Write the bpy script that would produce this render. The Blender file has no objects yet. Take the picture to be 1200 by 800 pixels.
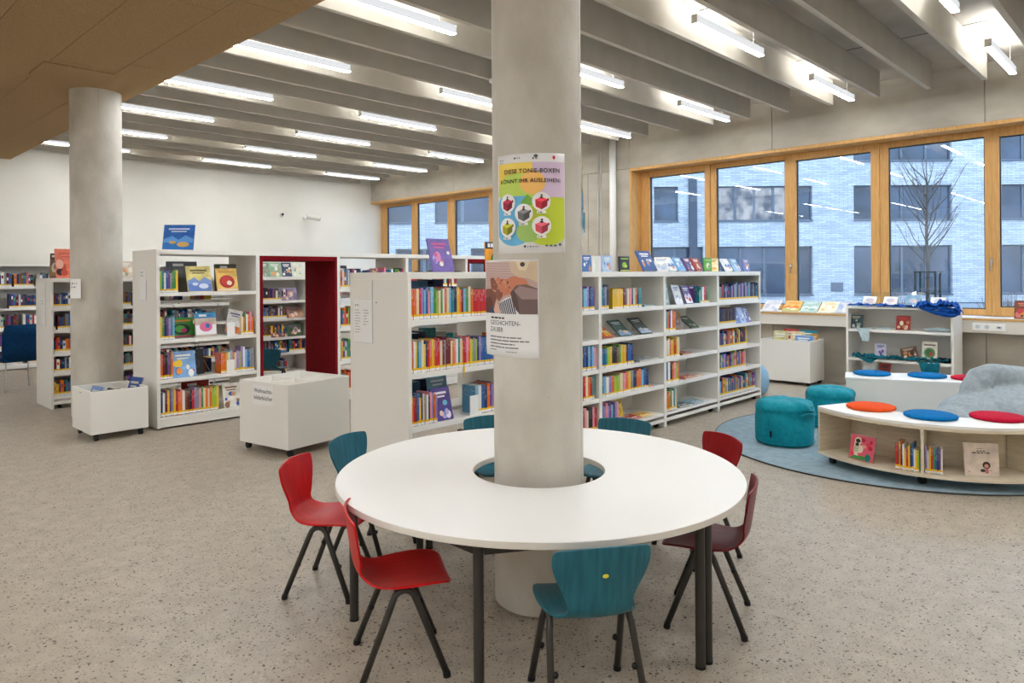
import bpy, bmesh, math, random
from math import sin, cos, pi, radians, atan2, hypot, sqrt
from mathutils import Vector, Matrix, noise

C = bpy.context.scene.collection
SC = bpy.context.scene
PI = math.pi

# ------------------------------------------------------------------ camera
YAW = radians(43.87)                                # view direction, counter-clockwise from +X
cam_data = bpy.data.cameras.new('camera')
cam_data.sensor_width = 36.0
cam_data.lens = 835.0 / 1200.0 * 36.0
cam_data.shift_y = -77.5 / 1200.0
cam_data.clip_end = 300
camera = bpy.data.objects.new('camera', cam_data)
C.objects.link(camera)
camera.matrix_world = (Matrix.Translation((0, 0, 1.60)) @ Matrix.Rotation(YAW - PI / 2, 4, 'Z')
                       @ Matrix.Rotation(PI / 2, 4, 'X') @ Matrix.Rotation(radians(-0.401), 4, 'Z'))
SC.camera = camera

# ------------------------------------------------------------------ world, exposure
world = bpy.data.worlds.new('dusk_sky'); SC.world = world
world.use_nodes = True
wn = world.node_tree.nodes; wl = world.node_tree.links
wn.clear()
w_out = wn.new('ShaderNodeOutputWorld'); w_bg = wn.new('ShaderNodeBackground')
w_tc = wn.new('ShaderNodeTexCoord'); w_sep = wn.new('ShaderNodeSeparateXYZ'); w_ramp = wn.new('ShaderNodeValToRGB')
w_ramp.color_ramp.elements[0].position = 0.0; w_ramp.color_ramp.elements[0].color = (0.55, 0.745, 1.0, 1)
w_ramp.color_ramp.elements[1].position = 0.7; w_ramp.color_ramp.elements[1].color = (0.48, 0.69, 1.0, 1)
wl.new(w_tc.outputs['Generated'], w_sep.inputs[0]); wl.new(w_sep.outputs[2], w_ramp.inputs[0])
wl.new(w_ramp.outputs[0], w_bg.inputs[0]); wl.new(w_bg.outputs[0], w_out.inputs[0])
w_bg.inputs[1].default_value = 1.45
LAMP = 23.0
SC.view_settings.view_transform = 'Standard'
SC.view_settings.look = 'None'
SC.view_settings.gamma = 1.0
SC.view_settings.use_curve_mapping = False
SC.view_settings.exposure = 1.68
try:
    SC.cycles.use_denoising = True
    SC.cycles.max_bounces = 8
    SC.cycles.diffuse_bounces = 4
    SC.cycles.glossy_bounces = 3
    SC.cycles.transparent_max_bounces = 12
    SC.cycles.sample_clamp_indirect = 6.0
    SC.cycles.caustics_reflective = False
    SC.cycles.caustics_refractive = False
except Exception:
    pass

# ------------------------------------------------------------------ helpers
def lin(c):
    return tuple(((v / 255.0) / 12.92 if v / 255.0 <= 0.04045 else ((v / 255.0 + 0.055) / 1.055) ** 2.4) for v in c[:3])

def mat(name, rgb, rough=0.5, metal=0.0, spec=0.4, emit=None, estr=0.0):
    m = bpy.data.materials.new(name); m.use_nodes = True
    b = m.node_tree.nodes['Principled BSDF']
    b.inputs['Base Color'].default_value = (*lin(rgb), 1)
    b.inputs['Roughness'].default_value = rough
    b.inputs['Metallic'].default_value = metal
    b.inputs['Specular IOR Level'].default_value = spec
    if emit:
        b.inputs['Emission Color'].default_value = (*emit, 1)
        b.inputs['Emission Strength'].default_value = estr
    return m

def N(m, t): return m.node_tree.nodes.new(t)
def L(m, a, b): m.node_tree.links.new(a, b)
def bsdf(m): return m.node_tree.nodes['Principled BSDF']

def ramp(m, stops, interp='LINEAR'):
    r = N(m, 'ShaderNodeValToRGB'); r.color_ramp.interpolation = interp
    e = r.color_ramp.elements
    while len(e) < len(stops): e.new(0.5)
    for i, (p, c) in enumerate(stops):
        e[i].position = p; e[i].color = (*lin(c), 1)
    return r

def noisy(name, c1, c2, scale=4.0, detail=5, rough=0.6, bump=0.0, bscale=None, lo=0.35, hi=0.65, spec=0.4, stretch=None, metal=0.0):
    m = mat(name, c1, rough, metal, spec)
    tc = N(m, 'ShaderNodeTexCoord'); src = tc.outputs['Object']
    if stretch:
        mp = N(m, 'ShaderNodeMapping'); mp.inputs['Scale'].default_value = stretch
        L(m, src, mp.inputs[0]); src = mp.outputs[0]
    n = N(m, 'ShaderNodeTexNoise'); n.inputs['Scale'].default_value = scale; n.inputs['Detail'].default_value = detail
    L(m, src, n.inputs['Vector'])
    r = ramp(m, [(lo, c1), (hi, c2)])
    L(m, n.outputs['Fac'], r.inputs[0]); L(m, r.outputs[0], bsdf(m).inputs['Base Color'])
    if bump:
        n2 = N(m, 'ShaderNodeTexNoise'); n2.inputs['Scale'].default_value = bscale or scale * 6; n2.inputs['Detail'].default_value = 4
        L(m, src, n2.inputs['Vector'])
        b = N(m, 'ShaderNodeBump'); b.inputs['Strength'].default_value = bump; b.inputs['Distance'].default_value = 0.01
        L(m, n2.outputs['Fac'], b.inputs['Height']); L(m, b.outputs[0], bsdf(m).inputs['Normal'])
    return m

def emission(name, rgb, strength):
    m = bpy.data.materials.new(name); m.use_nodes = True
    m.node_tree.nodes.clear()
    o = N(m, 'ShaderNodeOutputMaterial'); e = N(m, 'ShaderNodeEmission')
    e.inputs[0].default_value = (*rgb, 1); e.inputs[1].default_value = strength
    L(m, e.outputs[0], o.inputs[0])
    return m

def glass_mat(name, tint, refl=1.0):
    m = bpy.data.materials.new(name); m.use_nodes = True
    m.node_tree.nodes.clear()
    o = N(m, 'ShaderNodeOutputMaterial'); t = N(m, 'ShaderNodeBsdfTransparent'); g = N(m, 'ShaderNodeBsdfGlossy')
    f = N(m, 'ShaderNodeFresnel'); ge = N(m, 'ShaderNodeNewGeometry'); io = N(m, 'ShaderNodeMath'); io.operation = 'MULTIPLY_ADD'
    io.inputs[1].default_value = 1 / 1.5 - 1.5; io.inputs[2].default_value = 1.5      # same reflectance on both faces of the pane
    L(m, ge.outputs['Backfacing'], io.inputs[0]); L(m, io.outputs[0], f.inputs[0])
    mm = N(m, 'ShaderNodeMath'); mm.operation = 'MULTIPLY'; mm.inputs[1].default_value = refl
    x = N(m, 'ShaderNodeMixShader')
    t.inputs[0].default_value = (*tint, 1); g.inputs['Roughness'].default_value = 0.004
    L(m, f.outputs[0], mm.inputs[0]); L(m, mm.outputs[0], x.inputs[0])
    L(m, t.outputs[0], x.inputs[1]); L(m, g.outputs[0], x.inputs[2]); L(m, x.outputs[0], o.inputs[0])
    return m

M = {}
def mats():
    M['white'] = mat('white_laminate', (232, 229, 222), 0.38)
    M['white_edge'] = mat('white_edge_band', (222, 216, 206), 0.45)
    M['shelf'] = mat('white_shelf_metal', (236, 234, 229), 0.35)
    M['table'] = mat('white_table_laminate', (238, 236, 232), 0.34)
    M['paint'] = noisy('white_wall_paint', (226, 221, 211), (231, 227, 218), 1.2, 3, 0.85, 0.05, 120, spec=0.2)
    M['baffle'] = noisy('grey_acoustic_baffle', (196, 190, 178), (203, 197, 185), 3, 3, 0.9, 0.05, 200, spec=0.15)
    M['black'] = mat('black_plastic', (22, 21, 21), 0.5)
    M['dark_metal'] = mat('anthracite_powder_coat', (62, 58, 54), 0.42, 0.3)
    M['chrome'] = mat('brushed_steel', (190, 188, 184), 0.3, 0.9)
    M['red_plain'] = noisy('dark_red_felt', (128, 16, 26), (112, 10, 20), 40, 3, 0.9, 0.1, 300, spec=0.15)
    M['paper'] = mat('white_paper', (238, 237, 236), 0.7, spec=0.2)
    M['pages'] = noisy('book_pages', (236, 230, 214), (220, 211, 190), 60, 2, 0.8, stretch=(40, 1, 1))
    M['card_grey'] = mat('grey_card', (200, 205, 210), 0.6)
    M['plastic_white'] = mat('white_plastic', (240, 240, 238), 0.35)
    M['lens'] = emission('lit_diffuser', (0.94, 0.975, 1.0), LAMP)
    M['uplens'] = emission('lit_uplight', (0.94, 0.975, 1.0), LAMP * 0.7)
    M['opal'] = emission('lit_opal_side', (0.96, 0.98, 1.0), 0.26)
    M['spot'] = emission('lit_downlight', (1.0, 0.97, 0.92), LAMP * 1.7)
    M['lamp_body'] = mat('lamp_housing', (214, 210, 202), 0.4, 0.2)
    M['glass'] = glass_mat('window_glass', (0.95, 0.97, 0.97), 1.7)
    M['acrylic'] = glass_mat('clear_acrylic', (0.93, 0.96, 0.98), 1.6)
    M['soffit'] = noisy('wood_wool_board', (190, 161, 121), (145, 117, 83), 95, 6, 0.95, 0.6, 160, 0.3, 0.7, 0.1)
    M['concrete'] = noisy('fair_faced_concrete', (190, 183, 170), (166, 158, 145), 1.6, 8, 0.75, 0.12, 26, 0.3, 0.7, 0.3, (1, 1, 2.2))
    # ---- column concrete with small pits and casting seams
    m = noisy('column_concrete', (214, 209, 199), (182, 175, 163), 3.2, 10, 0.7, 0.18, 40, 0.28, 0.72, 0.3, (1, 1, .7))
    M['column'] = m
    tc = N(m, 'ShaderNodeTexCoord'); v = N(m, 'ShaderNodeTexVoronoi'); v.inputs['Scale'].default_value = 17
    v.inputs['Randomness'].default_value = 1.0
    L(m, tc.outputs['Object'], v.inputs['Vector'])
    r = ramp(m, [(0.04, (120, 110, 96)), (0.085, (255, 255, 255))])
    L(m, v.outputs['Distance'], r.inputs[0])
    mx = N(m, 'ShaderNodeMix'); mx.data_type = 'RGBA'; mx.blend_type = 'MULTIPLY'; mx.inputs[0].default_value = 0.22
    base = bsdf(m).inputs['Base Color'].links[0].from_socket
    L(m, base, mx.inputs[6]); L(m, r.outputs[0], mx.inputs[7]); L(m, mx.outputs[2], bsdf(m).inputs['Base Color'])
    # ---- terrazzo
    m = mat('terrazzo_floor', (170, 160, 145), 0.38, spec=0.35); M['terrazzo'] = m
    tc = N(m, 'ShaderNodeTexCoord')
    nw = N(m, 'ShaderNodeTexNoise'); nw.inputs['Scale'].default_value = 55; nw.inputs['Detail'].default_value = 2
    L(m, tc.outputs['Object'], nw.inputs['Vector'])
    warp = N(m, 'ShaderNodeMix'); warp.data_type = 'RGBA'; warp.inputs[0].default_value = 0.018
    L(m, tc.outputs['Object'], warp.inputs[6]); L(m, nw.outputs['Color'], warp.inputs[7])
    col = None
    nb = N(m, 'ShaderNodeTexNoise'); nb.inputs['Scale'].default_value = 9; nb.inputs['Detail'].default_value = 8
    L(m, tc.outputs['Object'], nb.inputs['Vector'])
    rb = ramp(m, [(0.3, (160, 149, 133)), (0.7, (176, 165, 149))]); L(m, nb.outputs['Fac'], rb.inputs[0])
    col = rb.outputs[0]
    for scale, thr, size, cc in ((85, 0.45, 0.42, [(0, (198, 187, 170)), (0.5, (142, 128, 110)), (1, (192, 182, 167))]),
                                 (58, 0.42, 0.42, [(0, (70, 60, 50)), (0.45, (104, 92, 78)), (0.7, (52, 45, 38)), (1, (128, 112, 94))]),
                                 (130, 0.42, 0.44, [(0, (66, 56, 46)), (0.5, (112, 98, 82)), (1, (226, 218, 205))])):
        v = N(m, 'ShaderNodeTexVoronoi'); v.inputs['Scale'].default_value = scale
        L(m, warp.outputs[2], v.inputs['Vector'])
        sp = N(m, 'ShaderNodeSeparateColor'); L(m, v.outputs['Color'], sp.inputs[0])
        sel = N(m, 'ShaderNodeMath'); sel.operation = 'LESS_THAN'; sel.inputs[1].default_value = thr
        L(m, sp.outputs[0], sel.inputs[0])
        rad = N(m, 'ShaderNodeMath'); rad.operation = 'MULTIPLY'; rad.inputs[1].default_value = size
        L(m, sp.outputs[1], rad.inputs[0])
        ins = N(m, 'ShaderNodeMath'); ins.operation = 'LESS_THAN'
        L(m, v.outputs['Distance'], ins.inputs[0]); L(m, rad.outputs[0], ins.inputs[1])
        mul = N(m, 'ShaderNodeMath'); mul.operation = 'MULTIPLY'
        L(m, sel.outputs[0], mul.inputs[0]); L(m, ins.outputs[0], mul.inputs[1])
        rc = ramp(m, cc, 'CONSTANT'); L(m, sp.outputs[2], rc.inputs[0])
        x = N(m, 'ShaderNodeMix'); x.data_type = 'RGBA'
        L(m, mul.outputs[0], x.inputs[0]); L(m, col, x.inputs[6]); L(m, rc.outputs[0], x.inputs[7])
        col = x.outputs[2]
    L(m, col, bsdf(m).inputs['Base Color'])
    # ---- oak
    m = mat('oiled_oak', (198, 142, 76), 0.5); M['oak'] = m
    tc = N(m, 'ShaderNodeTexCoord'); mp = N(m, 'ShaderNodeMapping'); mp.inputs['Scale'].default_value = (14, 14, 1.2)
    L(m, tc.outputs['Object'], mp.inputs[0])
    n = N(m, 'ShaderNodeTexNoise'); n.inputs['Scale'].default_value = 4; n.inputs['Detail'].default_value = 6
    L(m, mp.outputs[0], n.inputs['Vector'])
    r = ramp(m, [(0.3, (216, 170, 106)), (0.7, (198, 148, 84))]); L(m, n.outputs['Fac'], r.inputs[0])
    L(m, r.outputs[0], bsdf(m).inputs['Base Color'])
    # ---- birch ply for the reading benches
    M['birch'] = noisy('birch_plywood', (226, 214, 192), (214, 200, 176), 3, 4, 0.5, stretch=(2, 2, 20))
    # ---- stained plywood chair shells
    for k, a, b in (('red', (206, 10, 16), (186, 4, 8)), ('teal', (40, 108, 124), (28, 92, 108)), ('maroon', (124, 22, 34), (104, 12, 24)), ('crimson', (160, 8, 16), (140, 4, 10))):
        M['shell_' + k] = noisy('stained_ply_' + k, a, b, 6, 5, 0.36, stretch=(9, 1, 1.0), spec=0.35)
    # ---- fabrics
    def fabric(k, a, b, r=0.9):
        M[k] = noisy(k.replace('fab_', '') + '_cloth', a, b, 30, 3, r, 0.25, 420, spec=0.15)
    fabric('fab_orange', (226, 84, 34), (214, 74, 28)); fabric('fab_blue', (0, 108, 172), (0, 98, 158))
    fabric('fab_red', (188, 20, 54), (176, 14, 46)); fabric('fab_pouf', (12, 142, 158), (8, 124, 142), 0.55)
    fabric('fab_grey', (160, 170, 176), (146, 157, 164)); fabric('fab_navy', (10, 56, 96), (6, 48, 84))
    fabric('fab_teal_scarf', (14, 110, 126), (8, 92, 110), 0.6); fabric('fab_blue_scarf', (18, 84, 168), (10, 66, 146), 0.6)
    fabric('fab_pale_scarf', (196, 214, 220), (176, 198, 206)); fabric('fab_black', (28, 30, 34), (20, 22, 26)); fabric('fab_pale_blue', (150, 186, 214), (136, 174, 204))
    M['rug'] = noisy('blue_grey_carpet', (150, 170, 180), (132, 153, 164), 14, 8, 0.95, 0.4, 500, 0.3, 0.7, 0.1)
    # ---- book cover: colour of each object, with a lighter printed block
    m = mat('book_cover', (255, 255, 255), 0.42); M['book'] = m
    oi = N(m, 'ShaderNodeObjectInfo'); tc = N(m, 'ShaderNodeTexCoord'); sp = N(m, 'ShaderNodeSeparateXYZ')
    L(m, tc.outputs['Object'], sp.inputs[0])
    a = N(m, 'ShaderNodeMath'); a.operation = 'MULTIPLY_ADD'; a.inputs[1].default_value = 0.35; a.inputs[2].default_value = 0.45
    L(m, oi.outputs['Random'], a.inputs[0])
    gt = N(m, 'ShaderNodeMath'); gt.operation = 'GREATER_THAN'; L(m, sp.outputs[2], gt.inputs[0]); L(m, a.outputs[0], gt.inputs[1])
    n = N(m, 'ShaderNodeTexNoise'); n.noise_dimensions = '4D'; n.inputs['Scale'].default_value = 9; n.inputs['Detail'].default_value = 2
    mw = N(m, 'ShaderNodeMath'); mw.operation = 'MULTIPLY'; mw.inputs[1].default_value = 90
    L(m, oi.outputs['Random'], mw.inputs[0]); L(m, mw.outputs[0], n.inputs['W']); L(m, tc.outputs['Object'], n.inputs['Vector'])
    g2 = N(m, 'ShaderNodeMath'); g2.operation = 'GREATER_THAN'; g2.inputs[1].default_value = 0.56; L(m, n.outputs['Fac'], g2.inputs[0])
    hs = N(m, 'ShaderNodeHueSaturation'); hs.inputs['Saturation'].default_value = 0.85
    hv = N(m, 'ShaderNodeMath'); hv.operation = 'MULTIPLY_ADD'; hv.inputs[1].default_value = 0.5; hv.inputs[2].default_value = 0.25
    L(m, oi.outputs['Random'], hv.inputs[0]); L(m, hv.outputs[0], hs.inputs['Hue'])
    x1 = N(m, 'ShaderNodeMix'); x1.data_type = 'RGBA'; x1.inputs[0].default_value = 0.35; x1.inputs[7].default_value = (0.9, 0.88, 0.8, 1)
    L(m, oi.outputs['Color'], x1.inputs[6]); L(m, x1.outputs[2], hs.inputs['Color'])
    f = N(m, 'ShaderNodeMath'); f.operation = 'MULTIPLY'; L(m, gt.outputs[0], f.inputs[0]); L(m, g2.outputs[0], f.inputs[1])
    f2 = N(m, 'ShaderNodeMath'); f2.operation = 'MULTIPLY'; f2.inputs[1].default_value = 0.8; L(m, f.outputs[0], f2.inputs[0])
    x2 = N(m, 'ShaderNodeMix'); x2.data_type = 'RGBA'
    L(m, f2.outputs[0], x2.inputs[0]); L(m, oi.outputs['Color'], x2.inputs[6]); L(m, hs.outputs['Color'], x2.inputs[7])
    L(m, x2.outputs[2], bsdf(m).inputs['Base Color'])
    # ---- flat print: face colours stored on the mesh
    m = mat('printed_ink', (255, 255, 255), 0.5); M['print'] = m
    at = N(m, 'ShaderNodeVertexColor'); at.layer_name = 'ink'
    L(m, at.outputs[0], bsdf(m).inputs['Base Color'])
    # ---- facade brick
    m = mat('pale_brick', (200, 200, 200), 0.9); M['facade'] = m
    tc = N(m, 'ShaderNodeTexCoord'); mp = N(m, 'ShaderNodeMapping'); mp.inputs['Rotation'].default_value = (PI / 2, 0, 0)
    L(m, tc.outputs['Object'], mp.inputs[0])
    bt = N(m, 'ShaderNodeTexBrick'); bt.inputs['Scale'].default_value = 1.0
    bt.inputs['Brick Width'].default_value = 0.46; bt.inputs['Row Height'].default_value = 0.095; bt.inputs['Mortar Size'].default_value = 0.012
    bt.inputs['Color1'].default_value = (*lin((205, 205, 206)), 1); bt.inputs['Color2'].default_value = (*lin((172, 173, 178)), 1)
    bt.inputs['Mortar'].default_value = (*lin((140, 141, 146)), 1)
    L(m, mp.outputs[0], bt.inputs['Vector'])
    L(m, bt.outputs['Color'], bsdf(m).inputs['Base Color'])
    M['fac_frame'] = mat('grey_window_frame', (96, 102, 112), 0.5)
    M['fac_glass'] = noisy('dark_far_glass', (34, 44, 58), (70, 84, 104), 0.35, 3, 0.15, spec=0.6)
    M['fac_lit'] = emission('lit_office_window', (0.62, 0.78, 1.0), 0.3)
    m = M['fac_lit']; tc = N(m, 'ShaderNodeTexCoord'); n = N(m, 'ShaderNodeTexNoise'); n.inputs['Scale'].default_value = 1.6; n.inputs['Detail'].default_value = 3
    r = ramp(m, [(0.35, (120, 140, 170)), (0.6, (214, 226, 246))]); e = [q for q in m.node_tree.nodes if q.type == 'EMISSION'][0]
    L(m, tc.outputs['Object'], n.inputs['Vector']); L(m, n.outputs['Fac'], r.inputs[0]); L(m, r.outputs[0], e.inputs[0])
    M['fac_dark'] = mat('dark_pipe', (70, 76, 88), 0.5)
    M['bark'] = noisy('bare_bark', (92, 82, 74), (70, 62, 56), 12, 4, 0.9)
    M['twig'] = mat('dry_shrub', (96, 72, 62), 0.9)
    M['outground'] = noisy('outdoor_paving', (120, 124, 128), (140, 142, 146), 0.7, 6, 0.9)
mats()

class MB:
    """collects faces, with a material slot and a print colour per face"""
    def __init__(s): s.v = []; s.f = []; s.mi = []; s.c = []; s.slots = []
    def slot(s, m):
        if m not in s.slots: s.slots.append(m)
        return s.slots.index(m)
    def face(s, idx, m, col=(1, 1, 1)):
        s.f.append(tuple(idx)); s.mi.append(s.slot(m)); s.c.append(col)
    def add(s, verts, faces, m, col=(1, 1, 1)):
        o = len(s.v); s.v.extend([tuple(p) for p in verts])
        for f in faces: s.face([i + o for i in f], m, col)
    def box(s, x0, y0, z0, x1, y1, z1, m, col=(1, 1, 1), T=None):
        v = [(x0, y0, z0), (x1, y0, z0), (x1, y1, z0), (x0, y1, z0), (x0, y0, z1), (x1, y0, z1), (x1, y1, z1), (x0, y1, z1)]
        if T: v = [T @ Vector(p) for p in v]
        s.add(v, [(0, 3, 2, 1), (4, 5, 6, 7), (0, 1, 5, 4), (1, 2, 6, 5), (2, 3, 7, 6), (3, 0, 4, 7)], m, col)
    def prism(s, poly, z0, z1, m, col=(1, 1, 1), T=None):
        n = len(poly)
        v = [(x, y, z0) for x, y in poly] + [(x, y, z1) for x, y in poly]
        if T: v = [T @ Vector(p) for p in v]
        s.add(v, [tuple(range(n - 1, -1, -1)), tuple(range(n, 2 * n))] + [(i, (i + 1) % n, n + (i + 1) % n, n + i) for i in range(n)], m, col)
    def lathe(s, prof, m, n=24, T=None, cap=True):
        v = []; f = []
        for r, z in prof:
            for i in range(n):
                a = 2 * PI * i / n; v.append((r * cos(a), r * sin(a), z))
        for j in range(len(prof) - 1):
            for i in range(n):
                k = (i + 1) % n
                f.append((j * n + i, j * n + k, (j + 1) * n + k, (j + 1) * n + i))
        if cap:
            f.append(tuple(range(n - 1, -1, -1))); f.append(tuple((len(prof) - 1) * n + i for i in range(n)))
        if T: v = [T @ Vector(p) for p in v]
        s.add(v, f, m)
    def cyl(s, p, q, r, m, n=12, r2=None):
        s.tube([p, q], r, m, n, radii=[r, r if r2 is None else r2])
    def tube(s, pts, r, m, n=10, radii=None):
        pts = [Vector(p) for p in pts]; v = []; f = []
        up = None
        for i, p in enumerate(pts):
            d = (pts[min(i + 1, len(pts) - 1)] - pts[max(i - 1, 0)]).normalized()
            if up is None:
                up = Vector((0, 0, 1)) if abs(d.z) < 0.9 else Vector((1, 0, 0))
            a = d.cross(up).normalized(); b = a.cross(d).normalized(); up = b
            rr = radii[i] if radii else r
            for k in range(n):
                t = 2 * PI * k / n; v.append(tuple(p + a * rr * cos(t) + b * rr * sin(t)))
        for i in range(len(pts) - 1):
            for k in range(n):
                l = (k + 1) % n
                f.append((i * n + k, i * n + l, (i + 1) * n + l, (i + 1) * n + k))
        f.append(tuple(range(n - 1, -1, -1))); f.append(tuple((len(pts) - 1) * n + k for k in range(n)))
        s.add(v, f, m)
    def ball(s, c, r, m, n=10, sq=(1, 1, 1)):
        v = [(c[0], c[1], c[2] - r * sq[2])]; f = []
        k = n // 2
        for j in range(1, k):
            p = PI * j / k
            for i in range(n):
                a = 2 * PI * i / n
                v.append((c[0] + r * sq[0] * sin(p) * cos(a), c[1] + r * sq[1] * sin(p) * sin(a), c[2] - r * sq[2] * cos(p)))
        v.append((c[0], c[1], c[2] + r * sq[2]))
        for i in range(n):
            f.append((0, 1 + (i + 1) % n, 1 + i))
            f.append((len(v) - 1, 1 + (k - 2) * n + i, 1 + (k - 2) * n + (i + 1) % n))
        for j in range(k - 2):
            for i in range(n):
                f.append((1 + j * n + i, 1 + j * n + (i + 1) % n, 1 + (j + 1) * n + (i + 1) % n, 1 + (j + 1) * n + i))
        s.add(v, f, m)
    def mesh(s, name, smooth=False):
        me = bpy.data.meshes.new(name)
        me.from_pydata(s.v, [], s.f)
        for m in s.slots: me.materials.append(m)
        me.polygons.foreach_set('material_index', s.mi)
        if M.get('print') in s.slots:
            ca = me.color_attributes.new('ink', 'FLOAT_COLOR', 'CORNER')
            buf = []
            for p, c in zip(s.f, s.c):
                buf.extend([c[0], c[1], c[2], 1.0] * len(p))
            ca.data.foreach_set('color', buf)
        if smooth:
            me.polygons.foreach_set('use_smooth', [True] * len(me.polygons))
        me.update()
        return me
    def build(s, name, parent=None, smooth=False, bevel=0, auto=None):
        o = bpy.data.objects.new(name, s.mesh(name, smooth)); C.objects.link(o)
        if parent: o.parent = parent
        if bevel:
            b = o.modifiers.new('bevel', 'BEVEL'); b.width = bevel; b.segments = 2; b.limit_method = 'ANGLE'; b.angle_limit = radians(40)
        if auto:
            smooth_by_angle(o, auto)
        return o

def smooth_by_angle(o, deg=35):
    me = o.data
    me.polygons.foreach_set('use_smooth', [True] * len(me.polygons))
    bm = bmesh.new(); bm.from_mesh(me)
    for e in bm.edges:
        if len(e.link_faces) == 2 and e.calc_face_angle(0) > radians(deg): e.smooth = False
    bm.to_mesh(me); bm.free()

def thing(name, label, cat, loc=(0, 0, 0), rz=0, group=None):
    o = bpy.data.objects.new(name, None); C.objects.link(o)
    o.empty_display_size = 0.1
    o.location = loc; o.rotation_euler = (0, 0, rz)
    return tag(o, label, cat, group)

def tag(o, label, cat, group=None):
    o['label'] = label; o['category'] = cat
    if group: o['group'] = group
    return o

def struct(o):
    o['kind'] = 'structure'; return o

def dup(root, loc, rz, label=None, group=None, swap=None):
    """copy a thing with its parts and sub-parts, sharing mesh data"""
    r = root.copy(); C.objects.link(r); r.location = loc; r.rotation_euler = (0, 0, rz)
    if label: r['label'] = label
    if group: r['group'] = group
    for ch in list(root.children):
        c = ch.copy(); C.objects.link(c); c.parent = r
        if swap and c.data in swap: c.data = swap[c.data]
        for g in ch.children:
            d = g.copy(); C.objects.link(d); d.parent = c
    return r

def place(o, loc, rz=0):
    o.location = loc; o.rotation_euler = (0, 0, rz); return o

# text outlines as flat polygons -------------------------------------------------
_tc = {}
def text_poly(body, size=1.0, bold=0.0, align='LEFT', space=1.0):
    key = (body, bold, align, space)
    if key not in _tc:
        cu = bpy.data.curves.new('lettering', 'FONT'); cu.body = body; cu.size = 1; cu.align_x = align
        cu.offset = bold; cu.resolution_u = 3; cu.space_character = space
        o = bpy.data.objects.new('lettering', cu); C.objects.link(o)
        dg = bpy.context.evaluated_depsgraph_get()
        me = bpy.data.meshes.new_from_object(o.evaluated_get(dg))
        _tc[key] = ([(v.co.x, v.co.y) for v in me.vertices], [tuple(p.vertices) for p in me.polygons])
        bpy.data.objects.remove(o); bpy.data.curves.remove(cu); bpy.data.meshes.remove(me)
    v, f = _tc[key]
    return [(x * size, y * size) for x, y in v], f

class Art:
    """flat print laid out in metres (u right, v up); each layer lifts a hair above the one below"""
    def __init__(s): s.mb = MB(); s.k = 1
    def put(s, uv, faces, rgb, lift=None):
        w = s.k * 0.0003 if lift is None else lift
        s.mb.add([(u, v, w) for u, v in uv], faces, M['print'], lin(rgb)); s.k += 1
    def rect(s, u0, v0, u1, v1, rgb, n=1):
        uv = []; f = []
        for i in range(n + 1):
            u = u0 + (u1 - u0) * i / n; uv += [(u, v0), (u, v1)]
        for i in range(n): f.append((2 * i, 2 * i + 2, 2 * i + 3, 2 * i + 1))
        s.put(uv, f, rgb)
    def poly(s, pts, rgb): s.put(pts, [tuple(range(len(pts)))], rgb)
    def disc(s, u, v, ru, rv, rgb, n=20, clip=None):
        uv = [(u + ru * cos(2 * PI * i / n), v + rv * sin(2 * PI * i / n)) for i in range(n)]
        if clip: uv = [(min(max(a, clip[0]), clip[2]), min(max(b, clip[1]), clip[3])) for a, b in uv]
        c = (sum(a for a, b in uv) / n, sum(b for a, b in uv) / n)
        s.put(uv + [c], [(i, (i + 1) % n, n) for i in range(n)], rgb)
    def text(s, body, u, v, size, rgb, bold=0.0, align='LEFT', space=1.0):
        uv, f = text_poly(body, size, bold, align, space)
        s.put([(u + a, v + b) for a, b in uv], f, rgb)
    def lines(s, u, v, w, n, pitch, h, rgb, seed=0):
        """rows of small unreadable print"""
        R = random.Random(seed)
        for i in range(n):
            x = u; end = u + w * R.uniform(.6, 1)
            while x < end:
                l = R.uniform(.03, .12) * max(w, .05) * 2
                s.rect(x, v - i * pitch, min(x + l, end), v - i * pitch + h, rgb); s.k -= 1
                x += l + h * .8
        s.k += 1
    def strips(s, wd):
        """cut every face into narrow upright strips so that it can follow a curved sheet"""
        from mathutils.geometry import tessellate_polygon
        o = s.mb; v2 = []; f2 = []; c2 = []
        for f, c in zip(o.f, o.c):
            P = [o.v[i] for i in f]
            tris = [P] if len(P) == 3 else [[P[i] for i in t] for t in tessellate_polygon([[Vector(p) for p in P]])]
            for t in tris:
                k0 = math.floor(min(p[0] for p in t) / wd); k1 = math.floor((max(p[0] for p in t) - 1e-9) / wd)
                for k in range(k0, k1 + 1):
                    q = t
                    for lim, sg in ((k * wd, 1), ((k + 1) * wd, -1)):
                        r = []
                        for i in range(len(q)):
                            a, b = q[i], q[(i + 1) % len(q)]; da, db = sg * (a[0] - lim), sg * (b[0] - lim)
                            if da >= 0: r.append(a)
                            if (da > 0 and db < 0) or (da < 0 and db > 0):
                                h = da / (da - db); r.append(tuple(a[j] + (b[j] - a[j]) * h for j in range(3)))
                        q = r
                        if len(q) < 3: break
                    if len(q) >= 3:
                        f2.append(tuple(range(len(v2), len(v2) + len(q)))); v2 += q; c2.append(c)
        o.v, o.f, o.c = v2, f2, c2; o.mi = [0] * len(f2)
    def build(s, name, parent, T=None, bend=None):
        if bend: s.strips(.012)
        if T is not None: s.mb.v = [tuple(T @ Vector(p)) for p in s.mb.v]
        if bend: s.mb.v = [bend(*p) for p in s.mb.v]
        return s.mb.build(name, parent)
# ================================================================== the room
XW, YF = 10.88, 15.55           # window wall, far white wall
CEIL = 4.30
def sbox(name, b, m, parent=None):
    mb = MB(); mb.box(*b, m); o = mb.build(name, parent); return o

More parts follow.
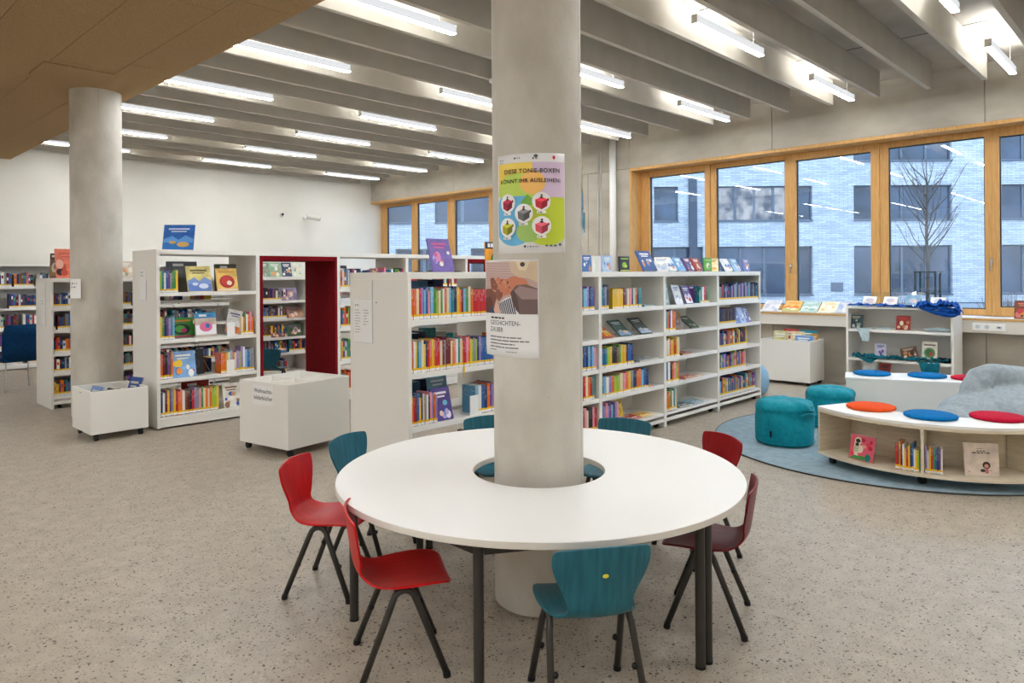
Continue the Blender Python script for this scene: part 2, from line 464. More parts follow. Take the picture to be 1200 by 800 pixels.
floor = struct(sbox('floor', (-5.2, -4.2, -0.012, 11.5, 15.8, 0.0), M['terrazzo']))
ceiling = struct(sbox('ceiling', (-5.2, -4.2, CEIL, 11.5, 15.8, 4.6), M['concrete']))
# concrete slab joints: recessed strips seen between the baffles
wall_far = struct(sbox('wall_far', (-5.2, YF, 0, 11.4, YF + 0.2, CEIL), M['paint']))
wall_left = struct(sbox('wall_left', (-5.4, -4.2, 0, -5.2, 15.8, CEIL), M['paint']))
wall_front = struct(sbox('wall_front', (-5.2, -4.4, 0, 11.4, -4.2, CEIL), M['paint']))

# ---- window wall: cast panels with open joints
wall_right = bpy.data.objects.new('wall_right', None); C.objects.link(wall_right); struct(wall_right)
WT = 0.34
G1 = (9.10, 15.545); G2 = (-1.6, 7.46)               # the two window groups (Y ranges)
SILL, HEAD = 0.985, 3.535
def cpanel(y0, y1, z0, z1):
    g = 0.004
    return sbox('concrete_panel', (XW, y0 + g, z0 + (g if z0 > 0.01 else 0), XW + WT, y1 - g, z1 - (g if z1 < CEIL - .01 else 0)), M['concrete'], wall_right)
for a, b in ((-4.2, -1.6), (-1.6, 1.966), (1.966, 4.79), (4.79, 7.46), (7.46, 9.10), (9.10, 12.3), (12.3, 15.55)):
    cpanel(a, b, HEAD, CEIL)
for a, b in ((-4.2, -1.6), (7.46, 8.42), (8.42, 9.10)):
    cpanel(a, b, SILL, HEAD)
for a, b in ((-4.2, -1.6), (-1.6, 1.966), (1.966, 2.9), (2.9, 4.79), (4.79, 7.46), (7.46, 9.10), (9.10, 12.3), (12.3, 15.55)):
    cpanel(a, b, 0, SILL)

def window_group(idx, y0, y1, panes, handles):
    """panes: list of (glass y0, glass y1, opening sash?) from near to far"""
    w = bpy.data.objects.new('window_%d' % idx, None); C.objects.link(w); struct(w)
    XF = 11.19                                       # front of the frame, deep in the reveal
    lw = 0.045
    mb = MB()
    mb.box(XW - 0.012, y0, HEAD - 0.05, XF + .08, y1, HEAD, M['oak'])
    mb.box(XW - 0.012, y0, SILL + .02, XF + .08, y0 + lw, HEAD - 0.05, M['oak'])
    if idx == 2: mb.box(XW - 0.012, y1 - lw, SILL + .02, XF + .08, y1, HEAD - 0.05, M['oak'])
    mb.build('reveal_lining', w, bevel=.003)
    zb, zt = 1.02, HEAD - 0.05
    edges = [y0 + lw] + [(panes[i][1] + panes[i + 1][0]) / 2 for i in range(len(panes) - 1)] + [y1 - (lw if idx == 2 else 0)]
    for i, (a, b, sash) in enumerate(panes):
        ea, eb = edges[i], edges[i + 1]
        gb, gt = (1.135, 3.375) if sash else (1.105, 3.40)
        xo = XF - .018 if sash else XF
        f = MB()
        f.box(xo, ea, zb, XF + .07, a, zt, M['oak']); f.box(xo, b, zb, XF + .07, eb, zt, M['oak'])
        f.box(xo, a, zb, XF + .07, b, gb, M['oak']); f.box(xo, a, gt, XF + .07, b, zt, M['oak'])
        fo = f.build('sash_frame' if sash else 'fixed_frame', w, bevel=.004)
        s = MB()
        t = .012
        for q in ((a, gb, a + t, gt), (b - t, gb, b, gt), (a, gb, b, gb + t), (a, gt - t, b, gt)):
            s.box(XF + .028, q[0], q[1], XF + .07, q[2], q[3], M['black'])
        s.build('glazing_seal', fo)
        g = MB(); g.box(XF + .045, a, gb, XF + .051, b, gt, M['glass']); g.build('glass_pane', w)
    for hy, hz in handles:
        h = MB()
        h.box(XF - .03, hy - .014, hz - .035, XF - .018, hy + .014, hz + .035, M['chrome'])
        h.tube([(XF - .03, hy, hz), (XF - .055, hy, hz), (XF - .06, hy, hz - .02), (XF - .06, hy, hz - .12)], .009, M['chrome'], 8)
        h.build('handle', w, smooth=True)
    return w
window_group(1, G1[0], G1[1], [(9.3, 11.2, False), (11.45, 12.62, True), (12.88, 14.03, False), (14.26, 15.3, False)], [])
window_group(2, G2[0], G2[1], [(-1.4, .55, False), (.72, 1.865, True), (2.03, 3.205, False), (3.44, 4.54, True), (4.725, 5.91, False), (6.12, 7.235, True)],
             [(4.625, 1.72), (1.955, 1.74)])
for idx, (y0, y1) in ((1, (7.46 + .02, 15.5)), (2, (-4.2, 7.44))):
    s = MB(); s.box(10.66, y0, SILL - .003, 11.19, y1, SILL + .026, M['oak'])
    o = struct(s.build('trim_%d' % idx, bevel=.003))
    s = MB(); s.box(10.66, y0, SILL + .0265, 11.185, y1, SILL + .029, M['white_edge']); s.build('sill_covering', o)
    s = MB(); s.box(10.672, y0, .825, 10.879, y1, SILL - .004, M['white_edge']); s.build('sill_apron', o)
# ---- sockets in the sill apron
sk = thing('socket_strip', 'white double socket and network outlet strip under the window sill', 'socket', (10.672, 1.85, 0.905))
b = MB(); b.box(-.012, -.13, -.045, 0, .23, .045, M['plastic_white']); b.build('socket_frame', sk, bevel=.004)
for y in (.17, .07):
    b = MB(); b.lathe([(.026, 0), (.024, .001)], M['card_grey'], 16, Matrix.Translation((-.0125, y, 0)) @ Matrix.Rotation(-PI / 2, 4, 'Y')); b.build('socket_outlet', sk)
b = MB(); b.box(-.016, -.09, -.02, -.0121, -.03, .012, M['card_grey']); b.box(-.0175, -.075, -.01, -.0161, -.045, .003, M['black']); b.build('network_outlet', sk)

# ---- low wood wool ceiling on the left, in separate boards
SX, SZ = 3.03, 3.77
sof = bpy.data.objects.new('ceiling_lower', None); C.objects.link(sof); struct(sof)
mb = MB(); mb.box(-5.2, -4.2, SZ + .03, SX - .012, YF - .01, CEIL - .005, M['paint']); mb.build('bulkhead', sof)
def board(x0, x1, y0, y1):
    mb = MB(); g = .0025; mb.box(x0 + g, y0 + g, SZ, x1 - g, y1 - g, SZ + .026, M['soffit']); mb.build('ceiling_board', sof)
rows = [(2.54, SX), (1.94, 2.54), (1.34, 1.94), (.74, 1.34), (.14, .74), (-1.06, .14), (-2.26, -1.06), (-3.46, -2.26), (-5.2, -3.46)]
for i, (a, b_) in enumerate(rows):
    y = -4.2; st = (2.4 if i < 5 else 4.8); off = [0, .35, 1.2, .6, 1.8][i % 5]
    ys = [-4.2]
    while ys[-1] + off + .2 < YF: ys.append(ys[-1] + off if off > .1 and len(ys) == 1 else ys[-1] + st); off = 0 if len(ys) > 1 else off
    ys = [q for q in ys if q < YF - .3] + [YF - .01]
    for k in range(len(ys) - 1): board(a, b_, ys[k], ys[k + 1])
# revision hatch next to the left column, proud by a hair
mb = MB(); mb.box(1.9, 8.28, SZ - .012, 2.53, 8.88, SZ - .001, M['soffit']); mb.build('inspection_hatch', sof)

# ---- acoustic baffles, 0.6 m apart
BY = lambda k: 1.867 + .608 * k
BZ = 3.955
bm0 = MB(); bm0.box(SX + .012, -.028, BZ, 10.33, .028, CEIL - .001, M['baffle']); bme = bm0.mesh('baffle')
def ordn(n): return '%d%s' % (n, 'th' if 10 <= n % 100 <= 20 else {1: 'st', 2: 'nd', 3: 'rd'}.get(n % 10, 'th'))
for i, k in enumerate(range(22, -6, -1)):
    o = bpy.data.objects.new('acoustic_baffle', bme); C.objects.link(o); o.location = (0, BY(k), 0)
    tag(o, 'long grey acoustic baffle under the ceiling, %s from the far white wall' % ordn(i + 1), 'baffle', 'grey acoustic baffles under the ceiling')
# slab joints across the bays next to the windows
for x in (9.05, 6.6):
    mb = MB(); mb.box(x, -4, CEIL - .003, x + .02, 4.2, CEIL + .001, M['dark_metal']); mb.build('slab_joint', ceiling)

# ---- pendant strip lamps, one row in every third bay
ORD = ['first', 'second', 'third', 'fourth', 'fifth', 'sixth', 'seventh', 'eighth', 'ninth', 'tenth', 'eleventh', 'twelfth']
def make_lamp():
    t = thing('strip_lamp', '', 'lamp', (0, 0, 0), 0, 'strip lamps hung between the ceiling baffles')
    Lh, W, Hh = 1.42, .062, .085
    b = MB()
    b.box(-Lh / 2, -W / 2, .006, Lh / 2, -W / 2 + .004, Hh - .004, M['opal']); b.box(-Lh / 2, W / 2 - .004, .006, Lh / 2, W / 2, Hh - .004, M['opal'])
    b.box(-Lh / 2, -W / 2 + .004, .012, Lh / 2, W / 2 - .004, Hh - .012, M['lamp_body'])
    b.build('housing', t)
    for s in (-1, 1):
        c = MB(); c.box(s * Lh / 2 - (.006 if s < 0 else 0), -W / 2, 0, s * Lh / 2 + (.006 if s > 0 else 0), W / 2, Hh, M['lamp_body']); c.build('end_cap', t)
    b = MB(); b.box(-Lh / 2, -W / 2 + .0005, 0, Lh / 2, W / 2 - .0005, .0115, M['lens']); b.build('diffuser', t)
    b = MB(); b.box(-Lh / 2, -W / 2 + .005, Hh - .0115, Lh / 2, W / 2 - .005, Hh - .003, M['uplens']); b.build('uplight_lens', t)
    for s in (-1, 1):
        b = MB(); b.cyl((s * .52, 0, Hh - .004), (s * .52, 0, CEIL - 3.95), .0022, M['lamp_body'], 6); b.build('suspension_wire', t)
    return t
lamp0 = make_lamp(); first = True
pos = ['at the window end', 'in mid ceiling', 'by the wood wool ceiling']
for r, k in enumerate(range(21, -9, -3)):
    for j, x in enumerate((9.54, 6.73, 3.92)):
        lab = 'strip lamp %s, %s lamp row from the far white wall' % (pos[j], ORD[r])
        loc = (x, BY(k) - .304, 3.95)
        if first: place(lamp0, loc); lamp0['label'] = lab; first = False
        else: dup(lamp0, loc, 0, lab)

# ---- recessed strip lamps in the low ceiling beside and behind the camera
def make_recessed():
    t = thing('recessed_lamp', '', 'lamp', (0, 0, 0), 0, 'recessed strip lamps in the low wood wool ceiling')
    b = MB()
    for q in ((-.73, -.045, .73, -.032), (-.73, .032, .73, .045), (-.73, -.032, -.715, .032), (.715, -.032, .73, .032)): b.box(q[0], q[1], -.008, q[2], q[3], 0, M['lamp_body'])
    b.build('trim_frame', t)
    b = MB(); b.box(-.714, -.031, -.004, .714, .031, -.001, M['lens']); b.build('diffuser', t)
    return t
rl0 = make_recessed(); n_ = 0
for i, x in enumerate((-4.1, -2.3, -.52)):
    for j, y in enumerate((-3.2, -1.2, .8, 2.8, 4.8, 6.8, 8.8, 10.8)):
        lab = 'recessed strip lamp in the low ceiling, %s from the front wall, %s row' % (ORD[j], ORD[i])
        if n_ == 0: place(rl0, (x, y, SZ - .001)); rl0['label'] = lab
        else: dup(rl0, (x, y, SZ - .001), 0, lab)
        n_ += 1

# ---- columns
def column(name, x, y, r, h):
    mb = MB()
    mb.lathe([(r - .012, 0), (r - .012, .006), (r - .003, .008), (r, .012)] + [(r, .012 + (h - .012) * i / 6) for i in range(1, 7)], M['column'], 64, cap=True)
    o = mb.build(name, auto=30); o.location = (x, y, 0); struct(o)
    # casting seam: a thin raised fin down the shaft
    return o
COL = (2.640, 2.362, .2205)
col1 = column('column', *COL, CEIL)
col2 = column('column', 2.65, 9.30, .268, SZ)
for o, a, r in ((col1, -1.2, COL[2]), (col2, -1.75, .268)):
    mb = MB(); h = CEIL if r < .25 else SZ
    mb.box(r - .004, -.004, .02, r + .0006, .004, h - .01, M['column']); s = mb.build('casting_seam', o); s.rotation_euler = (0, 0, a)

# ---- pipe, conduits on the pier
mb = MB(); mb.cyl((10.80, 7.78, .99), (10.80, 7.78, CEIL), .062, M['plastic_white'], 20)
tag(mb.build('downpipe', smooth=True), 'white vertical pipe on the concrete pier between the window groups', 'pipe')
cd = thing('cable_conduit', 'pair of thin grey cable conduits beside the white pipe', 'conduit', (10.866, 8.1, 0))
for dy in (0, .07):
    mb = MB(); mb.cyl((0, dy, 1.0), (0, dy, 3.9), .011, M['lamp_body'], 8); mb.build('conduit_tube', cd, smooth=True)
mb = MB(); mb.box(0, 0, 0, .05, .3, .15, M['lamp_body'])
tag(place(mb.build('junction_box', bevel=.004), (10.83, 8.62, 3.62)), 'grey junction box high on the concrete pier', 'box')

# ---- small devices on the far white wall and at the ceiling
cm = thing('camera', 'white bullet security camera on the far white wall', 'camera', (8.95, YF, 3.02))
mb = MB(); mb.lathe([(.05, 0), (.05, .03), (.02, .05)], M['plastic_white'], 16, Matrix.Rotation(PI / 2, 4, 'X')); mb.build('wall_mount', cm, smooth=True)
mb = MB(); mb.tube([(0, -.04, 0), (.02, -.12, -.01), (.05, -.16, 0)], .016, M['plastic_white'], 8); mb.build('bracket', cm, smooth=True)
mb = MB(); mb.tube([(-.02, -.16, .02), (.26, -.26, -.02)], .055, M['lamp_body'], 14); mb.build('camera_body', cm, auto=40)
mb = MB(); mb.tube([(.255, -.26, -.02), (.268, -.265, -.022)], .042, M['black'], 14); mb.build('camera_lens', cm)
sn = thing('sensor', 'small white wall sensor with dark eye left of the camera', 'sensor', (8.36, YF, 3.06))
mb = MB(); mb.lathe([(.05, 0), (.045, .05), (.02, .06)], M['plastic_white'], 16, Matrix.Rotation(PI / 2, 4, 'X')); mb.build('sensor_base', sn, smooth=True)
mb = MB(); mb.ball((-.01, -.06, .01), .032, M['black']); mb.build('sensor_eye', sn, smooth=True)
ap = thing('access_point', 'flat white wireless access point hung under the grey baffles', 'device', (6.05, 6.0, 3.9))
mb = MB(); mb.lathe([(.1, 0), (.125, .01), (.125, .035), (.1, .045)], M['plastic_white'], 24); mb.build('device_body', ap, smooth=True)
mb = MB(); mb.cyl((0, 0, .04), (0, 0, CEIL - 3.9), .003, M['lamp_body'], 6); mb.build('suspension_wire', ap)

# ================================================================== outside
struct(sbox('ground_outside', (-40, -60, -.4, 120, 120, -.03), M['outground']))
FR = thing('building', 'pale brick block with rows of dark windows across the street', 'building',
           (38 * cos(YAW), 38 * sin(YAW), 0), YAW - PI / 2)
rowsW = [  # z0, z1, [(u0, u1, mullions, lit)]
    (.45, 3.05, [(-24, -20, 2, 0), (-17, -13, 2, 0), (-12, -7.2, 3, 0), (-6.2, -3.2, 2, 0), (-2.2, 1.2, 2, 0), (3.2, 6.2, 2, 0), (7.2, 10.2, 2, 0), (10.95, 16.05, 4, 0), (18.25, 23.5, 4, 0), (26.1, 31.2, 4, 0), (33.5, 38.5, 3, 0)]),
    (4.42, 6.26, [(-24, -20, 2, 0), (-17, -13, 2, 0), (-11, -8.4, 2, 0), (-6.6, -5.2, 1, 0), (-4.1, -1.2, 2, 0), (2, 5, 2, 0), (7.6, 8.9, 1, 0), (10.95, 16.05, 5, 2), (18.25, 23.5, 4, 0), (26.1, 31.2, 4, 0), (33.5, 38.5, 3, 0)]),
    (7.58, 9.45, [(-24, -20, 2, 0), (-17, -13, 2, 0), (-11, -8.4, 2, 0), (-4.1, -1.2, 2, 0), (2, 5, 2, 0), (10.95, 13.9, 3, 0), (18.25, 23.5, 4, 0), (26.1, 31.2, 4, 0), (33.5, 38.5, 3, 0)]),
]
mb = MB(); z = 0; U0, U1 = -34, 48
for z0, z1, ws in rowsW:
    mb.box(U0, 0, z, U1, 1.0, z0, M['facade'])
    u = U0
    for a, b_, n_, l_ in ws:
        mb.box(u, 0, z0, a, 1.0, z1, M['facade']); u = b_
    mb.box(u, 0, z0, U1, 1.0, z1, M['facade']); z = z1
mb.box(U0, 0, z, U1, 1.0, 14.5, M['facade'])
mb.build('brick_wall', FR)
for z0, z1, ws in rowsW:
    for a, b_, n_, lit in ws:
        f = MB(); t = .07; y0 = .16; y1 = .26
        f.box(a, y0, z0, a + t, y1, z1, M['fac_frame']); f.box(b_ - t, y0, z0, b_, y1, z1, M['fac_frame'])
        f.box(a + t, y0, z0, b_ - t, y1, z0 + t, M['fac_frame']); f.box(a + t, y0, z1 - t, b_ - t, y1, z1, M['fac_frame'])
        for i in range(1, n_):
            u = a + (b_ - a) * i / n_; f.box(u - t * .9, y0, z0 + t, u + t * .9, y1, z1 - t, M['fac_frame'])
        f.box(a - .02, -.05, z0 - .07, b_ + .02, y0, z0 + .0, M['fac_frame'])
        fo = f.build('facade_window', FR)
        for i in range(n_):
            p = MB(); p.box(a + (b_ - a) * i / n_ + t, y0 + .05, z0 + t, a + (b_ - a) * (i + 1) / n_ - t, y0 + .07, z1 - t, M['fac_lit'] if (lit and i < 4) else M['fac_glass'])
            p.build('window_pane', fo)
mb = MB(); mb.box(9.45, -.18, 0, 9.85, -.001, 6.75, M['fac_dark']); mb.build('dark_downpipe', FR)
mb = MB(); mb.box(17.0, -.03, .62, 17.65, .02, 1.1, M['fac_frame']); mb.build('wall_vent', FR)

def atR(z, u, h=0):                                   # z metres ahead, u metres to the side
    return (z * cos(YAW) + u * sin(YAW), z * sin(YAW) - u * cos(YAW), h)
random.seed(4)
tr = thing('bare_tree', 'slender bare young tree inside a dark metal guard outside the window', 'tree', atR(24, 14.0, -.03))
mb = MB(); mb.tube([(0, 0, 0), (.02, 0, 1.6), (-.03, .02, 3.0), (.02, 0, 4.4), (.0, .02, 5.4)], .06, M['bark'], 8, [.075, .06, .045, .025, .008]); mb.build('trunk', tr, smooth=True)
mb = MB()
for i in range(26):
    h = 1.9 + 2.9 * (i / 26) ** .9; a = random.uniform(0, 2 * PI); l = (1.9 - .26 * (h - 1.9)) * random.uniform(.6, 1.0)
    p0 = Vector((0, 0, h)); p1 = p0 + Vector((cos(a) * l * .45, sin(a) * l * .45, l * .5)); p2 = p1 + Vector((cos(a) * l * .35, sin(a) * l * .35, l * .65))
    mb.tube([p0, p1, p2], .02, M['bark'], 5, [.022, .014, .005])
    for q in range(4):
        s = p0.lerp(p2, .35 + .16 * q); aa = a + random.uniform(-1.3, 1.3); ll = l * .4
        mb.tube([s, s + Vector((cos(aa) * ll * .6, sin(aa) * ll * .6, ll * .8))], .008, M['bark'], 4, [.009, .003])
mb.build('branches', tr)
mb = MB()
for sx in (-1, 1):
    for sy in (-1, 1): mb.box(sx * .3 - .03, sy * .3 - .03, 0, sx * .3 + .03, sy * .3 + .03, 1.68, M['black'])
for zz in (.9, 1.62):
    for s in (-1, 1):
        mb.box(-.3, s * .3 - .02, zz, .3, s * .3 + .02, zz + .05, M['black']); mb.box(s * .3 - .02, -.3, zz, s * .3 + .02, .3, zz + .05, M['black'])
mb.build('tree_guard', tr)
bl = ['reddish brown dry shrub outside below the bare tree', 'low dry shrub outside near the right window handle', 'small dark dry shrub outside at the picture edge', 'dry brown shrub outside left of the tree guard']
for i, (u, z) in enumerate(((14.9, 22), (15.8, 22.5), (17.9, 23), (12.9, 24))):
    o = thing('dry_shrub', bl[i], 'shrub', atR(z, u, -.03), 0, 'dry shrubs in the street planting')
    mb = MB()
    for q in range(60):
        a = random.uniform(0, 2 * PI); r = random.uniform(.05, .55); h = random.uniform(.5, 1.05) * (1 - r * .5)
        mb.tube([(0.15 * cos(a), .15 * sin(a), 0), (r * cos(a), r * sin(a), h)], .012, M['twig'], 3, [.014, .006])
    mb.build('twigs', o)
# ================================================================== bookcases
W_, SH = M['white'], M['shelf']
def bay(label, x0, x1, y0, depth, h, shelves, back=None, base=.145, feet='caster', lp=.022, rp=.022, back_shelves=None, top_t=.05, group=None):
    """one bookcase bay; shelves = heights of the shelf tops seen from the front"""
    w = x1 - x0
    t = thing('bookcase', label, 'bookcase', (x0, y0, 0), 0, group)
    def part(n, b, m, bev=.002):
        mb = MB(); mb.box(*b, m); return mb.build(n, t, bevel=bev)
    zb = .0 if feet != 'plinth' else .012
    part('side_panel', (0, 0, zb, lp, depth, h - top_t), W_); part('side_panel', (w - rp, 0, zb, w, depth, h - top_t), W_)
    part('top_board', (0, 0, h - top_t, w, depth, h), W_)
    d2 = depth if not back else back
    half = d2 - .02 if (back or not back_shelves) else .31
    for z in shelves:
        mb = MB(); mb.box(lp + .001, .012, z - .034, w - rp - .001, half, z, SH)
        mb.box(lp + .001, .004, z - .036, w - rp - .001, .012, z + .004, SH)
        mb.build('shelf', t)
    for z in (back_shelves or []):
        mb = MB(); mb.box(lp + .001, depth - .31, z - .034, w - rp - .001, depth - .01, z, SH); mb.build('shelf', t)
    if back: part('back_panel', (lp + .001, back - .015, base, w - rp - .001, back, h - top_t), W_, 0)
    part('base_shelf', (lp + .001, .006, base - .028, w - rp - .001, depth - .006, base), SH)
    if feet == 'caster':
        part('base_rail', (lp + .001, .0, .056, w - rp - .001, .03, base - .058), W_); part('base_rail', (lp + .001, depth - .03, .056, w - rp - .001, depth, base - .058), W_)
        for x in (lp + .07, w - rp - .07):
            for y in (.06, depth - .06):
                mb = MB(); mb.cyl((x - .013, y, .03), (x + .013, y, .03), .03, M['black'], 14); mb.box(x - .008, y - .012, .045, x + .008, y + .012, .07, M['chrome'])
                mb.build('caster', t)
    else:
        part('plinth', (lp + .001, .004, .02, w - rp - .001, depth - .004, base - .03), W_)
    return t
YR, DR, HR = 4.02, .727, 1.628
RG = 'white bookcase bays in the row behind the round table'
r4 = [1.268, .99, .715, .445]
bay('white open bookcase bay with blank end panel left of the poster column', 3.12, 4.25, YR, DR, HR, [1.285, .90, .52], None, .15, back_shelves=[1.285, .90, .52], lp=.03)
bay('white bookcase bay mostly hidden behind the poster column', 4.25, 5.37, YR, DR, HR, r4, .42)
bay('white bookcase bay directly right of the poster column', 5.37, 6.49, YR, DR, HR, r4, .42)
bay('white bookcase bay between the column bay and the end bay', 6.49, 7.645, YR, DR, HR, r4, .42)
bay('white bookcase bay at the window end of the row', 7.645, 8.76, YR, DR, HR, r4, .42)
YL, DL, HL = 7.86, .713, 1.90
tallbay = bay('tall white bookcase bay with end panel left of the red alcove', 2.80, 3.92, YL, DL, HL, [1.44, .94, .52], None, .125, 'plinth', back_shelves=[1.345, .875, .45], lp=.035)
bay('tall white bookcase bay right of the red alcove', 5.0, 6.09, YL, DL, HL, [1.44, .94, .52], None, .125, 'plinth', back_shelves=[1.345, .875, .45])
bay('tall white open bookcase bay behind the purple display book', 6.09, 7.2, YL, DL, HL, [1.44, .94, .52], None, .125, 'plinth', back_shelves=[1.345, .875, .45])
def brace(t, w):
    mb = MB()
    for a, b in (((.3, .3), (w - .3, 1.3)), ((.3, 1.3), (w - .3, .3))): mb.cyl((a[0], .365 if a[1] < 1 else .355, a[1]), (b[0], .365 if a[1] < 1 else .355, b[1]), .004, M['chrome'], 6)
    mb.build('cross_brace', t)
def alcove(label, x0, x1):
    w = x1 - x0
    t = thing('reading_alcove', label, 'alcove', (x0, YL, 0))
    def part(n, b, m):
        mb = MB(); mb.box(*b, m); return mb.build(n, t, bevel=.002)
    part('side_panel', (0, 0, .012, .022, DL, HL - .05), W_); part('side_panel', (w - .022, 0, .012, w, DL, HL - .05), W_); part('top_board', (0, 0, HL - .05, w, DL, HL), W_)
    r = M['red_plain']
    part('red_lining', (.023, -.004, .06, .06, DL + .004, HL - .051), r); part('red_lining', (w - .06, -.004, .06, w - .023, DL + .004, HL - .051), r)
    part('red_lining', (.061, -.004, HL - .105, w - .061, DL + .004, HL - .051), r); part('red_bench_seat', (.061, -.004, .06, w - .061, DL + .004, .12), r)
    part('plinth', (.023, .01, .012, w - .023, DL - .01, .059), W_)
brace(tallbay, 1.12)
alcove('dark red lined walk-through alcove in the tall white bookcase row', 3.92, 5.0)
alcove('second red lined alcove, half hidden behind the poster column', 7.2, 8.3)
YB, DB, HB = 10.08, .69, 1.605
xs = [2.364, 3.52, 4.68, 5.85]
for i, lab in enumerate(('low white bookcase bay with end panel left of the far column', 'low white bookcase bay hidden behind the tall left bookcase', 'low white bookcase bay seen through the red alcove')):
    bay(lab, xs[i], xs[i + 1], YB, DB, HB, [1.235, .965, .68, .44], .36, .15, lp=.03)
xs = [-.6, .5, 1.6, 2.7, 3.8, 4.9, 6.0]
for i in range(6):
    bay('wall bookcase bay against the far white wall, %s from its left end' % ORD[i], xs[i], xs[i + 1], 14.95, .4, 1.86, [1.46, 1.08, .72, .38], .39, .1, 'plinth', top_t=.04)

# ---- signs on the end panels
def sign(label, X, y0, y1, z0, z1, nl, seed, rail=True):
    """holder on an end panel that faces -X"""
    t = thing('panel_sign', label, 'sign', (X - .001, (y0 + y1) / 2, z0))
    hw = (y1 - y0) / 2; h = z1 - z0
    mb = MB(); mb.box(-.004, -hw, 0, 0, hw, h, M['paper']); mb.build('sign_sheet', t)
    mb = MB(); mb.box(-.005, -hw - .004, -.004, 0, -hw, HR - z0 - .06 if rail else h + .02, M['card_grey']); mb.build('holder_edge', t)
    mb = MB(); mb.box(-.005, -hw, -.004, 0, hw, -.001, M['card_grey']); mb.box(-.005, -hw, h + .001, 0, hw, h + .003, M['card_grey']); mb.build('holder_edge', t)
    a = Art(); a.k = 4
    T = Matrix.Translation((-.004, 0, 0)) @ Matrix(((0, 0, -1, 0), (-1, 0, 0, 0), (0, 1, 0, 0), (0, 0, 0, 1)))
    nl(a, hw, h)
    a.build('small_print', t, T)
def art_a(a, hw, h):
    a.lines(-hw + .02, h - .05, .07, 1, .02, .012, (120, 120, 122), 3)
    a.lines(-hw + .02, h - .085, .075, 9, .021, .006, (150, 150, 152), 4); a.lines(.0 + .01, h - .085, .075, 6, .021, .006, (150, 150, 152), 5)
def art_b(a, hw, h):
    a.lines(-hw + .03, h - .05, .1, 2, .035, .018, (165, 165, 168), 6)
sign('printed subject list on the end panel left of the poster column', 3.12, 4.45, 4.69, 1.10, 1.425, art_a, 1)
sign('faint two-line sign on the end panel of the tall left bookcase', 2.80, 8.15, 8.335, 1.36, 1.70, art_b, 2)
sign('sign on the end panel of the low bookcase by the far column', 2.364, 10.3, 10.5, 1.02, 1.36, art_b, 2)
hl = MB(); hl.lathe([(.006, 0), (.005, .002)], M['black'], 10, Matrix.Translation((3.119, 4.40, 1.405)) @ Matrix.Rotation(-PI / 2, 4, 'Y'))
tag(hl.build('screw_cap'), 'tiny dark screw cap on the white end panel beside the subject list', 'screw')
t = thing('column_card', 'white card with two short lines fixed beside the far column', 'card', (2.38, 9.11, 1.375), radians(-40))
mb = MB(); mb.box(-.055, -.004, 0, .055, 0, .22, M['paper']); mb.build('card_sheet', t)
a = Art(); a.lines(-.04, .16, .08, 2, .04, .014, (120, 130, 140), 8); a.build('small_print', t, Matrix.Translation((0, -.0042, 0)) @ Matrix.Rotation(PI / 2, 4, 'X'))

# ================================================================== book boxes on wheels
def book_box(name, label, loc, rz, w, d, z0, h, div=None):
    t = thing(name, label, 'book box', loc, rz)
    th = .018
    for b in ((0, 0, w, th), (0, d - th, w, d), (0, th, th, d - th), (w - th, th, w, d - th)):
        mb = MB(); mb.box(b[0], b[1], z0, b[2], b[3], h, W_); mb.build('side_board', t, bevel=.0025)
    mb = MB(); mb.box(th, th, z0, w - th, d - th, z0 + .02 if not div else h - .16, W_); mb.build('bottom_board', t)
    if div:
        mb = MB(); mb.box(w / 2 - .009, th, h - .16, w / 2 + .009, d - th, h - .01, W_); mb.build('divider', t)
        mb = MB(); mb.box(th, d / 2 - .009, h - .16, w / 2 - .0095, d / 2 + .009, h - .01, W_); mb.box(w / 2 + .0095, d / 2 - .009, h - .16, w - th, d / 2 + .009, h - .01, W_); mb.build('divider', t)
    for x in (.06, w - .06):
        for y in (.05, d - .05):
            mb = MB(); mb.cyl((x - .016, y, .03), (x + .016, y, .03), .03, M['black'], 16); mb.box(x - .02, y - .018, .045, x + .02, y + .018, z0 - .001, M['black'])
            mb.build('caster', t)
    return t
bb = book_box('book_box', 'large white wheeled book box with four compartments and a paper sign', (3.150, 5.775, 0), radians(9.5), .715, .70, .07, .645, True)
sg = thing('box_sign', 'paper sign with two printed lines taped to the large book box', 'sign', (0, 0, 0))
T0 = Matrix.Translation((3.150, 5.775, 0)) @ Matrix.Rotation(radians(9.5), 4, 'Z')
sg.matrix_world = T0 @ Matrix.Translation((-.0008, 0, 0))
def face_negx(y, z):        # art plane on a face looking to -X, u runs towards -Y
    return Matrix.Translation((0, y, z)) @ Matrix(((0, 0, -1, 0), (-1, 0, 0, 0), (0, 1, 0, 0), (0, 0, 0, 1)))
mb = MB(); mb.box(-.001, .21, .44, 0, .50, .615, M['paper']); mb.build('sign_sheet', sg)
a = Art(); a.k = 4
a.text('Weihnachts-', -.123, .108, .052, (40, 40, 42), .008); a.text('bilderbücher', -.123, .045, .052, (40, 40, 42), .008)
a.build('lettering', sg, face_negx(.355, .44) @ Matrix.Translation((0, 0, .001)))
sb = book_box('book_box', 'small white wheeled book box beside the tall left bookcase end panel', (2.15, 7.765, 0), 0, .53, .62, .07, .49)
a = Art(); a.lines(-.05, .05, .1, 1, .03, .012, (150, 150, 150), 9); a.build('small_print', sb, face_negx(.31, .40) @ Matrix.Translation((0, 0, .001)))
wb = book_box('book_box', 'white wheeled book box under the window sill full of picture books', (10.125, 3.93, 0), 0, .53, .72, .05, .64)

